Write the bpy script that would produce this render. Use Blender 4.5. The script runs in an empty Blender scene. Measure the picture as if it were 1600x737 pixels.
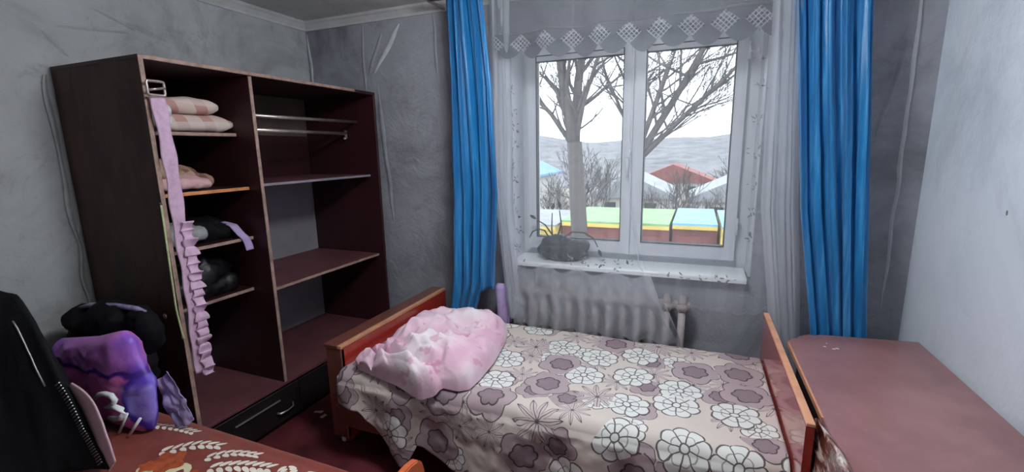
import bpy, bmesh, math, random
import numpy as np
from mathutils import Vector, Matrix, noise
random.seed(7)
sc = bpy.context.scene
COL = sc.collection
PI = math.pi

# ------------------------------------------------------------------ camera
cam_d = bpy.data.cameras.new('camera'); cam = bpy.data.objects.new('camera', cam_d); COL.objects.link(cam)
F = 708.5
cam_d.sensor_width = 36.0; cam_d.lens = 36.0*F/1600.0; cam_d.clip_start = 0.05; cam_d.clip_end = 600
yw, pt, rl = 0.388, -0.189, -0.018
fw = Vector((-math.sin(yw)*math.cos(pt), math.cos(yw)*math.cos(pt), math.sin(pt)))
rt = Vector((math.cos(yw), math.sin(yw), 0)); up = rt.cross(fw)
rt, up = math.cos(rl)*rt+math.sin(rl)*up, -math.sin(rl)*rt+math.cos(rl)*up
cam.matrix_world = Matrix(((rt.x, up.x, -fw.x, 2.689), (rt.y, up.y, -fw.y, -2.693), (rt.z, up.z, -fw.z, 1.501), (0, 0, 0, 1)))
sc.camera = cam

# ------------------------------------------------------------------ world: overcast sky
w = bpy.data.worlds.new('overcast'); sc.world = w; w.use_nodes = True
wn = w.node_tree.nodes; wl = w.node_tree.links
bg = wn['Background']; bg.inputs['Color'].default_value = (0.90, 0.95, 1.0, 1); bg.inputs['Strength'].default_value = 3.6
def light(name, kind, loc, energy, color=(1, 1, 1), **kw):
    d = bpy.data.lights.new(name, kind); d.energy = energy; d.color = color
    for k, v in kw.items(): setattr(d, k, v)
    o = bpy.data.objects.new(name, d); o.location = loc; COL.objects.link(o); return o
# portal: helps sampling of the sky through the window opening, gives no light of its own
po = light('window_portal', 'AREA', (2.29, 0.30, 1.45), 1.0, shape='RECTANGLE', size=1.36, size_y=1.36)
po.rotation_euler = (-PI/2, 0, 0); po.data.cycles.is_portal = True
vs = sc.view_settings
vs.view_transform = 'Standard'; vs.look = 'None'; vs.exposure = 0.28; vs.gamma = 1.0; vs.use_curve_mapping = False

# ------------------------------------------------------------------ object helpers
def tag(o, label=None, cat=None, group=None, kind=None):
    if label: o['label'] = label
    if cat: o['category'] = cat
    if group: o['group'] = group
    if kind: o['kind'] = kind
    return o
def empty(name, loc, label=None, cat=None, group=None, kind=None):
    o = bpy.data.objects.new(name, None); o.location = loc; o.empty_display_size = .1; COL.objects.link(o)
    return tag(o, label, cat, group, kind)
def wloc(o):
    v = Vector((0, 0, 0))
    while o is not None: v += o.location; o = o.parent
    return v
def link(name, me, mat=None, parent=None, smooth=False):
    """vertices are in world space; a parent only translates"""
    o = bpy.data.objects.new(name, me); COL.objects.link(o)
    if mat:
        for m in (mat if isinstance(mat, (list, tuple)) else [mat]): me.materials.append(m)
    if parent is not None:
        o.parent = parent; o.location = -wloc(parent)
    if smooth: me.polygons.foreach_set('use_smooth', [True]*len(me.polygons))
    return o
def mesh(name, V, Fc, mat=None, parent=None, smooth=False, uv=None):
    me = bpy.data.meshes.new(name); me.from_pydata([tuple(v) for v in V], [], Fc); me.update()
    if uv is not None:
        l = me.uv_layers.new(name='UVMap')
        vi = np.empty(len(me.loops), int); me.loops.foreach_get('vertex_index', vi)
        l.data.foreach_set('uv', np.asarray(uv, float)[vi].ravel())
    return link(name, me, mat, parent, smooth)
def bmo(name, bm, mat=None, parent=None, smooth=False):
    me = bpy.data.meshes.new(name); bm.to_mesh(me); bm.free(); return link(name, me, mat, parent, smooth)
def box(name, x0, x1, y0, y1, z0, z1, mat, parent=None, bev=0.002, seg=1):
    bm = bmesh.new(); bmesh.ops.create_cube(bm, size=1)
    bmesh.ops.scale(bm, vec=(x1-x0, y1-y0, z1-z0), verts=bm.verts)
    bmesh.ops.translate(bm, vec=((x0+x1)/2, (y0+y1)/2, (z0+z1)/2), verts=bm.verts)
    if bev: bmesh.ops.bevel(bm, geom=bm.edges[:], offset=bev, segments=seg, affect='EDGES', profile=.6)
    return bmo(name, bm, mat, parent)
def boxes(name, L, mat, parent=None):
    V = []; Fc = []
    for (x0, x1, y0, y1, z0, z1) in L:
        n = len(V)
        V += [(x0, y0, z0), (x1, y0, z0), (x1, y1, z0), (x0, y1, z0), (x0, y0, z1), (x1, y0, z1), (x1, y1, z1), (x0, y1, z1)]
        Fc += [tuple(n+i for i in f) for f in ((3, 2, 1, 0), (4, 5, 6, 7), (0, 1, 5, 4), (1, 2, 6, 5), (2, 3, 7, 6), (3, 0, 4, 7))]
    return mesh(name, V, Fc, mat, parent)
def prism(name, pts, axis, a, b, mat, parent=None, bev=0.0):
    """polygon pts (2D) extruded along axis from a to b; pts ordered in the remaining axes (cyclic xyz order kept as listed)"""
    def mk(p, t):
        return {'x': (t, p[0], p[1]), 'y': (p[0], t, p[1]), 'z': (p[0], p[1], t)}[axis]
    bm = bmesh.new()
    A = [bm.verts.new(mk(p, a)) for p in pts]; B = [bm.verts.new(mk(p, b)) for p in pts]
    n = len(pts)
    bm.faces.new(A); bm.faces.new(B[::-1])
    for i in range(n): bm.faces.new((A[i], B[i], B[(i+1) % n], A[(i+1) % n]))
    bmesh.ops.recalc_face_normals(bm, faces=bm.faces[:])
    if bev: bmesh.ops.bevel(bm, geom=bm.edges[:], offset=bev, segments=2, affect='EDGES')
    return bmo(name, bm, mat, parent)
def tube_geo(V, Fc, pts, rad, n=8, cap=True, uvs=None):
    pts = [Vector(p) for p in pts]
    if not isinstance(rad, (list, tuple)): rad = [rad]*len(pts)
    base = len(V); ref = None
    for i, p in enumerate(pts):
        d = (pts[min(i+1, len(pts)-1)]-pts[max(i-1, 0)])
        d = d.normalized() if d.length > 1e-9 else Vector((0, 0, 1))
        if ref is None: ref = Vector((0, 0, 1)) if abs(d.z) < .9 else Vector((1, 0, 0))
        s = d.cross(ref); s = s.normalized() if s.length > 1e-6 else d.orthogonal().normalized()
        t = s.cross(d).normalized(); ref = t
        for k in range(n):
            a = 2*PI*k/n; V.append(p+(s*math.cos(a)+t*math.sin(a))*rad[i])
    for i in range(len(pts)-1):
        for k in range(n):
            a = base+i*n+k; b = base+i*n+(k+1) % n
            Fc.append((a, b, b+n, a+n))
    if cap:
        Fc.append(tuple(base+k for k in range(n))[::-1]); Fc.append(tuple(base+(len(pts)-1)*n+k for k in range(n)))
def tube(name, pts, rad, mat, parent=None, n=10, smooth=True):
    V = []; Fc = []; tube_geo(V, Fc, pts, rad, n); return mesh(name, V, Fc, mat, parent, smooth)
def grid(name, fn, nu, nv, mat, parent=None, uvfn=None, solid=0.0, smooth=True):
    V = []; U = []
    for j in range(nv+1):
        for i in range(nu+1):
            u = i/nu; v = j/nv; V.append(fn(u, v)); U.append(uvfn(u, v) if uvfn else (u, v))
    Fc = [(j*(nu+1)+i, j*(nu+1)+i+1, (j+1)*(nu+1)+i+1, (j+1)*(nu+1)+i) for j in range(nv) for i in range(nu)]
    o = mesh(name, V, Fc, mat, parent, smooth, U)
    if solid:
        m = o.modifiers.new('thick', 'SOLIDIFY'); m.thickness = solid; m.offset = 0
    return o
def lathe(name, prof, c, mat, parent=None, n=24, smooth=True):
    V = []; Fc = []
    for r, z in prof:
        for k in range(n):
            a = 2*PI*k/n; V.append((c[0]+r*math.cos(a), c[1]+r*math.sin(a), c[2]+z))
    for i in range(len(prof)-1):
        for k in range(n):
            a = i*n+k; b = i*n+(k+1) % n; Fc.append((a, b, b+n, a+n))
    Fc.append(tuple(range(n))[::-1]); Fc.append(tuple((len(prof)-1)*n+k for k in range(n)))
    return mesh(name, V, Fc, mat, parent, smooth)
def nz(p, s, seed=0.0, oct=3):
    return noise.fractal(Vector((p[0]*s+seed*7.3, p[1]*s-seed*3.1, p[2]*s+seed*1.7)), 1.0, 2.0, oct)
def ridge(p, s, seed=0.0):
    return 1-abs(noise.noise(Vector((p[0]*s+seed*7.3, p[1]*s-seed*3.1, p[2]*s+seed*1.7))))*2
def sstep(a, b, x):
    t = min(1, max(0, (x-a)/(b-a))) if b != a else float(x > a); return t*t*(3-2*t)
def lerp(a, b, t): return a+(b-a)*t
def interp(xs, ys, x): return float(np.interp(x, xs, ys))
def softmass(name, parts, mat, parent=None, voxel=.012, disp=(), smooth_it=6, uvax=None):
    """blend capsules/ellipsoids into one soft surface, then fold it with noise. parts: ('e',c,r) or ('c',a,b,r)"""
    bm = bmesh.new()
    for p in parts:
        if p[0] == 'e':
            M = Matrix.Translation(p[1]) @ Matrix.Rotation(p[3] if len(p) > 3 else 0, 4, 'Z') @ Matrix.Diagonal((*p[2], 1))
            bmesh.ops.create_icosphere(bm, subdivisions=4, radius=1, matrix=M)
        else:
            a, b, r = Vector(p[1]), Vector(p[2]), p[3]
            n = max(3, int((b-a).length/(r*.35)))
            for i in range(n+1):
                bmesh.ops.create_icosphere(bm, subdivisions=3, radius=r, matrix=Matrix.Translation(a.lerp(b, i/n)))
    me = bpy.data.meshes.new('tmp'); bm.to_mesh(me); bm.free()
    t = bpy.data.objects.new('tmp', me); COL.objects.link(t)
    m = t.modifiers.new('r', 'REMESH'); m.mode = 'VOXEL'; m.voxel_size = voxel
    s = t.modifiers.new('s', 'SMOOTH'); s.factor = .6; s.iterations = smooth_it
    dg = bpy.context.evaluated_depsgraph_get(); dg.update()
    me2 = bpy.data.meshes.new_from_object(t.evaluated_get(dg))
    bpy.data.objects.remove(t); bpy.data.meshes.remove(me); me2.name = name
    nrm = [v.normal.copy() for v in me2.vertices]
    for v, n in zip(me2.vertices, nrm):
        d = 0
        for fn in disp: d += fn(v.co)
        v.co += n*d
    me2.materials.clear()
    return link(name, me2, mat, parent, True)
def copy_tree(o, parent=None, off=None):
    c = o.copy(); COL.objects.link(c); c.parent = parent
    if off is not None: c.location = o.location+Vector(off)
    for ch in o.children: copy_tree(ch, c)
    return c

# ------------------------------------------------------------------ material helpers
def srgb(h):
    h = h.lstrip('#'); r = [int(h[i:i+2], 16)/255 for i in (0, 2, 4)]
    return tuple(c/12.92 if c <= .04045 else ((c+.055)/1.055)**2.4 for c in r)+(1,)
class N:
    """tiny expression layer over shader math nodes"""
    def __init__(s, nt): s.nt = nt
    def node(s, t, **kw):
        n = s.nt.nodes.new(t)
        for k, v in kw.items(): setattr(n, k, v)
        return n
    def put(s, sock, v):
        if hasattr(v, 'is_linked') or isinstance(v, bpy.types.NodeSocket): s.nt.links.new(v, sock)
        else: sock.default_value = v
    def m(s, op, a, b=None, c=None):
        n = s.node('ShaderNodeMath', operation=op); s.put(n.inputs[0], a)
        if b is not None: s.put(n.inputs[1], b)
        if c is not None: s.put(n.inputs[2], c)
        return n.outputs[0]
    def mix(s, f, a, b, bt='MIX'):
        n = s.node('ShaderNodeMix', data_type='RGBA', blend_type=bt)
        s.put(n.inputs[0], f); s.put(n.inputs[6], a); s.put(n.inputs[7], b); return n.outputs[2]
    def noise(s, vec, scale, detail=4, rough=.55, dist=0):
        n = s.node('ShaderNodeTexNoise'); s.put(n.inputs['Vector'], vec) if vec is not None else None
        n.inputs['Scale'].default_value = scale; n.inputs['Detail'].default_value = detail
        n.inputs['Roughness'].default_value = rough; n.inputs['Distortion'].default_value = dist
        return n.outputs['Fac']
    def ramp(s, f, stops, interp='LINEAR'):
        n = s.node('ShaderNodeValToRGB'); s.put(n.inputs[0], f); cr = n.color_ramp; cr.interpolation = interp
        while len(cr.elements) < len(stops): cr.elements.new(.5)
        for e, (p, c) in zip(cr.elements, stops): e.position = p; e.color = c if len(c) == 4 else (*c, 1)
        return n.outputs[0]
    def step(s, f, a, b):
        n = s.node('ShaderNodeMapRange', interpolation_type='SMOOTHSTEP'); s.put(n.inputs[0], f)
        n.inputs[1].default_value = a; n.inputs[2].default_value = b; return n.outputs[0]
    def coord(s, k='Object'): return s.node('ShaderNodeTexCoord').outputs[k]
    def scale(s, v, sc_):
        n = s.node('ShaderNodeVectorMath', operation='MULTIPLY'); s.put(n.inputs[0], v); n.inputs[1].default_value = sc_; return n.outputs[0]
    def xyz(s, v):
        n = s.node('ShaderNodeSeparateXYZ'); s.put(n.inputs[0], v); return n.outputs
    def bump(s, h, strength=.3, dist=.01):
        n = s.node('ShaderNodeBump'); n.inputs['Strength'].default_value = strength; n.inputs['Distance'].default_value = dist
        s.put(n.inputs['Height'], h); return n.outputs[0]
def newmat(name):
    m = bpy.data.materials.new(name); m.use_nodes = True; nt = m.node_tree
    return m, N(nt), nt.nodes['Principled BSDF']
def mat(name, col, rough=.6, var=.12, vscale=6, bump=.15, bscale=40, bdist=.003, spec=.4, metal=0, coat=0, stretch=(1, 1, 1), dark=None, sheen=0):
    """procedural base: colour broken up by noise, fine relief"""
    m, n, b = newmat(name); c = srgb(col) if isinstance(col, str) else col
    v = n.scale(n.coord(), stretch)
    d = srgb(dark) if dark else tuple(x*(1-2*var) for x in c[:3])+(1,)
    l = tuple(min(1, x*(1+var)) for x in c[:3])+(1,)
    n.put(b.inputs['Base Color'], n.ramp(n.noise(v, vscale, 5, .6), [(.25, d), (.55, c), (.8, l)]))
    b.inputs['Roughness'].default_value = rough; b.inputs['Metallic'].default_value = metal
    b.inputs['Specular IOR Level'].default_value = spec; b.inputs['Coat Weight'].default_value = coat; b.inputs['Coat Roughness'].default_value = .12
    b.inputs['Sheen Weight'].default_value = sheen
    if bump: n.put(b.inputs['Normal'], n.bump(n.noise(v, bscale, 4), bump, bdist))
    return m

def wall_mat(name, base, stain, light_, stain_amt=.5, seed=0, s=1.0):
    m, n, b = newmat(name)
    v = n.coord()
    mp = n.node('ShaderNodeMapping'); n.put(mp.inputs[0], v); mp.inputs['Location'].default_value = (seed, seed*.7, seed*.3); v = mp.outputs[0]
    c = n.ramp(n.noise(v, 1.6*s, 8, .68, .6), [(.30, srgb(stain)), (.5, srgb(base)), (.72, srgb(light_))])
    blot = n.step(n.noise(v, 3.3, 6, .72, 1.2), .54, .72)
    c = n.mix(n.m('MULTIPLY', blot, stain_amt), c, srgb(stain))
    fine = n.step(n.noise(n.scale(v, (1, 1, .5)), 22, 5, .7), .58, .75)
    c = n.mix(n.m('MULTIPLY', fine, stain_amt*.5), c, srgb(stain))
    n.put(b.inputs['Base Color'], c); b.inputs['Roughness'].default_value = .85
    h = n.m('ADD', n.m('MULTIPLY', n.noise(v, 5, 5, .6, .8), 1.0), n.m('MULTIPLY', n.noise(v, 60, 3), .15))
    n.put(b.inputs['Normal'], n.bump(h, .55, .02))
    return m
M = {}
M['wall_back'] = wall_mat('wall_grey_paper', '#9a9ca4', '#73757c', '#adb0b8', .45, 1.3)
M['wall_left'] = wall_mat('wall_left_paper', '#b4b7b9', '#84837f', '#c6cacd', .5, 4.1)
M['wall_right'] = wall_mat('wall_right_paint', '#dde6f0', '#c3cdd8', '#e6eef7', .12, 8.7, .6)
M['wall_front'] = wall_mat('wall_front_paint', '#c9cacb', '#b0b0b0', '#d6d8da', .2, 2.2)
M['ceiling'] = wall_mat('ceiling_whitewash', '#d6d8d6', '#b4b5b2', '#e4e6e4', .3, 6)
M['paper'] = mat('peeled_paper', '#c3c6cc', .8, .1, 12, .3, 30)
M['trim'] = mat('cornice_paint', '#d3d4d4', .6, .1, 9, .2, 60)
M['floor'] = mat('floor_red_paint', '#632a2f', .5, .35, 5, .4, 30, dark='#2b1217')
M['ward'] = mat('wardrobe_dark', '#4c332c', .6, .3, 9, .35, 70, spec=.35, dark='#2a1a16', stretch=(1, 1, .35))
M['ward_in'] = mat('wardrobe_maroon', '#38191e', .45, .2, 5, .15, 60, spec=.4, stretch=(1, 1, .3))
M['ward_floor'] = mat('wardrobe_floorboard', '#6b4045', .5, .18, 5, .15, 60)
M['hardboard'] = mat('hardboard_grey', '#8f8993', .7, .12, 3, .15, 80)  # window light on the lower bays is put into this paler grey
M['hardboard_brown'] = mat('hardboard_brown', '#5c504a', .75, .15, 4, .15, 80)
M['edge'] = mat('worn_edge', '#a3877c', .6, .25, 25, .3, 90)
M['edge_orange'] = mat('worn_edge_orange', '#cf8a5a', .55, .2, 25, .3, 90)
M['plinth'] = mat('plinth_black', '#1d1718', .55, .3, 8, .2, 50)
M['chrome'] = mat('rail_metal', '#c7bcb4', .3, .12, 30, .1, 80, metal=.8)
M['bed_red'] = mat('bed_red_lacquer', '#b0352d', .16, .14, 4, .05, 30, spec=.6, coat=.7, stretch=(1, .3, 1))
M['bed_brown'] = mat('bed_brown_lacquer', '#7c4a40', .3, .15, 5, .08, 40, coat=.3, stretch=(1, .3, 1))
M['bed_edge'] = mat('bed_edge_orange', '#d79a78', .35, .12, 12, .1, 50, coat=.3)
M['bed_orange'] = mat('bed_orange_wood', '#c8643c', .3, .12, 6, .08, 40, coat=.4, stretch=(.3, 1, 1))
M['desk'] = mat('desk_top_lacquer', '#9c7071', .38, .12, 4, .12, 22, bdist=.002, spec=.5, coat=.25)
M['desk_dark'] = mat('desk_side_dark', '#241c1e', .5, .2, 6, .15, 40)
def desk_mat():
    m, n, b = newmat('desk_top_lacquer'); v = n.coord()
    c = n.ramp(n.noise(v, 4, 5, .6), [(.25, srgb('#825a5b')), (.55, srgb('#9c7071')), (.8, srgb('#a97d7d'))])
    wear = n.step(n.noise(n.scale(v, (5, 1.6, 1)), 5, 6, .75, 1.5), .60, .78); fleck = n.step(n.noise(v, 34, 4, .7, 2), .68, .78)
    c = n.mix(n.m('MULTIPLY', wear, .45), c, srgb('#c09a98')); c = n.mix(n.m('MULTIPLY', fleck, .35), c, srgb('#6a4648'))
    n.put(b.inputs['Base Color'], c); n.put(b.inputs['Roughness'], n.m('ADD', .32, n.m('MULTIPLY', wear, .3))); b.inputs['Coat Weight'].default_value = .2
    n.put(b.inputs['Normal'], n.bump(n.noise(v, 22, 4), .1, .002)); return m
M['desk'] = desk_mat()
M['pvc'] = mat('window_white_pvc', '#cfd3da', .35, .04, 3, .03, 40)
M['sill'] = mat('sill_white', '#eef1f4', .35, .05, 4, .04, 30)
M['gasket'] = mat('gasket_black', '#16171a', .6, .1, 10, .05)
M['radiator'] = mat('radiator_grey', '#a89f9f', .5, .15, 12, .2, 50)
M['black_cloth'] = mat('black_cloth', '#0d0d12', .85, .3, 10, .5, 60, spec=.2)
M['black_jacket'] = mat('black_jacket', '#0b0c12', .8, .3, 5, .5, 120, spec=.25, dark='#050508')
M['lining'] = mat('pink_lining', '#c4a5ae', .55, .1, 8, .2, 60)
M['zip'] = mat('zip_metal', '#9b9aa0', .35, .1, 60, .05, metal=.7)
M['strap'] = mat('pink_strap', '#d3b0cb', .7, .12, 30, .5, 120)
M['cord'] = mat('yellow_cord', '#b6bd8f', .7, .15, 40, .3, 100)
M['white_cloth'] = mat('white_cloth', '#dcd9da', .8, .08, 12, .4, 60)
M['pink_cloth'] = mat('pink_cloth', '#d8acae', .8, .1, 12, .4, 60)
M['grey_cloth'] = mat('grey_cloth', '#9ea1a2', .8, .15, 12, .4, 60)
M['lilac_cloth'] = mat('lilac_cloth', '#b9a2d0', .75, .12, 12, .4, 60)
M['sticker'] = mat('sticker_pink', '#b48a86', .5, .2, 60, .1)
M['plastic_black'] = mat('plastic_black', '#0b0b0f', .5, .3, 10, .3, 20, bdist=.01, spec=.5)
M['bark'] = mat('bark_grey', '#3d3835', .9, .25, 8, .4, 20)
M['twig'] = mat('twig_grey', '#4a4442', .9, .2, 8, 0)
M['dead_plant'] = mat('dead_plant', '#3a3432', .9, .25, 15, .3, 40)
M['soil'] = mat('dark_wrap', '#17171a', .6, .3, 12, .4, 25, bdist=.01)
M['ground'] = mat('ground_outside', '#7b766c', .95, .3, .6, .3, 3)
M['hill'] = mat('hill_scrub', '#6d6c70', 1, .3, .25, .2, 1)
M['garage_wall'] = mat('garage_redbrown', '#7c4540', .85, .15, 1.2, .2, 10)
M['garage_roof_green'] = mat('roof_green', '#7ba06c', .7, .2, 1.5, .2, 10)
M['garage_roof_blue'] = mat('roof_blue', '#74a4c8', .7, .18, 1.5, .2, 10)
M['yellow_wall'] = mat('wall_yellow', '#d0b45c', .85, .12, 1.2, .2, 10)
M['house_blue'] = mat('house_blue', '#6e8fc4', .8, .15, 1.2, .2, 10)
M['house_wall'] = mat('house_wall', '#b5b2ac', .85, .15, 1.2, .2, 10)
M['house_grey'] = mat('house_roof_grey', '#8b8d92', .8, .15, 1.2, .2, 10)
M['glass_dark'] = mat('far_glass', '#2d3136', .2, .1, 2, 0)
M['lamp_glass'] = None

def glass_mat():
    m, n, b = newmat('window_glass'); nt = m.node_tree
    nt.nodes.remove(b); out = nt.nodes['Material Output']
    t = n.node('ShaderNodeBsdfTransparent'); t.inputs[0].default_value = (.93, .96, .97, 1)
    g = n.node('ShaderNodeBsdfGlossy'); g.inputs['Roughness'].default_value = .02
    f = n.node('ShaderNodeFresnel'); f.inputs[0].default_value = 1.25
    x = n.node('ShaderNodeMixShader'); n.put(x.inputs[0], f.outputs[0]); n.put(x.inputs[1], t.outputs[0]); n.put(x.inputs[2], g.outputs[0])
    n.put(out.inputs[0], x.outputs[0]); return m
M['glass'] = glass_mat()
def veil_mat(name, col, cover, lattice=False, thread=True):
    """sheer cloth: threads scatter and let light through, the gaps are open"""
    m, n, b = newmat(name); nt = m.node_tree; nt.nodes.remove(b); out = nt.nodes['Material Output']
    t = n.node('ShaderNodeBsdfTransparent')
    d = n.node('ShaderNodeBsdfDiffuse'); d.inputs[0].default_value = srgb(col)
    tr = n.node('ShaderNodeBsdfTranslucent'); tr.inputs[0].default_value = srgb(col)
    a = n.node('ShaderNodeMixShader'); a.inputs[0].default_value = .5; n.put(a.inputs[1], d.outputs[0]); n.put(a.inputs[2], tr.outputs[0])
    uv = n.coord('UV'); f = cover
    if lattice:
        X = n.xyz(uv); p = n.m('MULTIPLY', n.m('ADD', X[0], X[1]), PI/.024); q = n.m('MULTIPLY', n.m('SUBTRACT', X[0], X[1]), PI/.024)
        s = n.m('MAXIMUM', n.m('ABSOLUTE', n.m('SINE', p)), n.m('ABSOLUTE', n.m('SINE', q)))
        line = n.step(s, .84, .95)
        # a diamond of open lattice in every scallop, plain net elsewhere
        fx = n.m('ABSOLUTE', n.m('SUBTRACT', n.m('MODULO', X[0], .146), .073))
        dia = n.m('ADD', n.m('DIVIDE', fx, .062), n.m('DIVIDE', n.m('ABSOLUTE', n.m('SUBTRACT', X[1], .078)), .055))
        pb = n.step(dia, 1.05, .95)
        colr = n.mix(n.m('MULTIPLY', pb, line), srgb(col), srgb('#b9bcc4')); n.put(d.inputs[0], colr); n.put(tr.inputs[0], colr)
        open_ = n.m('MULTIPLY', pb, n.m('SUBTRACT', 1.0, line))
        f = n.m('SUBTRACT', cover, n.m('MULTIPLY', open_, .50))
        f = n.m('MULTIPLY', f, n.m('SUBTRACT', 1.0, n.m('MULTIPLY', n.step(X[1], .125, .14), .5)))
        f = n.m('MULTIPLY', f, n.m('ADD', .9, n.m('MULTIPLY', n.noise(uv, 30, 3), .2)))
    elif thread:
        f = n.m('MULTIPLY', cover, n.m('ADD', .88, n.m('MULTIPLY', n.noise(n.scale(uv, (45, 2, 1)), 1.0, 3), .24)))
    x = n.node('ShaderNodeMixShader'); n.put(x.inputs[0], f); n.put(x.inputs[1], t.outputs[0]); n.put(x.inputs[2], a.outputs[0])
    n.put(out.inputs[0], x.outputs[0]); return m
M['tulle'] = veil_mat('tulle_white', '#d8dbe3', .21)
M['tulle_gathered'] = veil_mat('tulle_gathered', '#e6e9f0', .33)
M['lace'] = veil_mat('lace_white', '#7d8088', .80, lattice=True)  # grey holds the backlit shade of white lace
def satin():
    m, n, b = newmat('blue_satin'); v = n.coord()
    c = n.ramp(n.noise(n.scale(v, (30, 30, 1.2)), 1, 3), [(.3, srgb('#1277b6')), (.55, srgb('#2493d6')), (.75, srgb('#5fb9ec'))])
    n.put(b.inputs['Base Color'], c); b.inputs['Roughness'].default_value = .38; b.inputs['Specular IOR Level'].default_value = .7
    b.inputs['Sheen Weight'].default_value = .3
    nt = m.node_tree; out = nt.nodes['Material Output']
    tr = n.node('ShaderNodeBsdfTranslucent'); n.put(tr.inputs[0], c)
    x = n.node('ShaderNodeMixShader'); x.inputs[0].default_value = .35; n.put(x.inputs[1], b.outputs[0]); n.put(x.inputs[2], tr.outputs[0]); n.put(out.inputs[0], x.outputs[0])
    return m
M['satin'] = satin()
def plaid(name, c0, c1, c2, per=.09):
    m, n, b = newmat(name); X = n.xyz(n.coord()); k = 2*PI/per
    a = n.step(n.m('SINE', n.m('MULTIPLY', n.m('ADD', X[1], n.m('MULTIPLY', X[2], .4)), k)), .1, .3); q = n.step(n.m('SINE', n.m('MULTIPLY', n.m('ADD', X[0], X[2]), k)), .1, .3)
    c = n.mix(n.m('MULTIPLY', a, .8), srgb(c0), srgb(c1)); c = n.mix(n.m('MULTIPLY', q, .6), c, srgb(c2))
    n.put(b.inputs['Base Color'], c); b.inputs['Roughness'].default_value = .85; n.put(b.inputs['Normal'], n.bump(n.noise(None, 120, 3), .3, .003)); return m
M['plaid'] = plaid('plaid_blanket', '#d4bdb4', '#b98379', '#ddd0ca', .13)
M['plaid_dark'] = plaid('plaid_dark', '#a98470', '#7a4c42', '#c2a594', .07)

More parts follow.
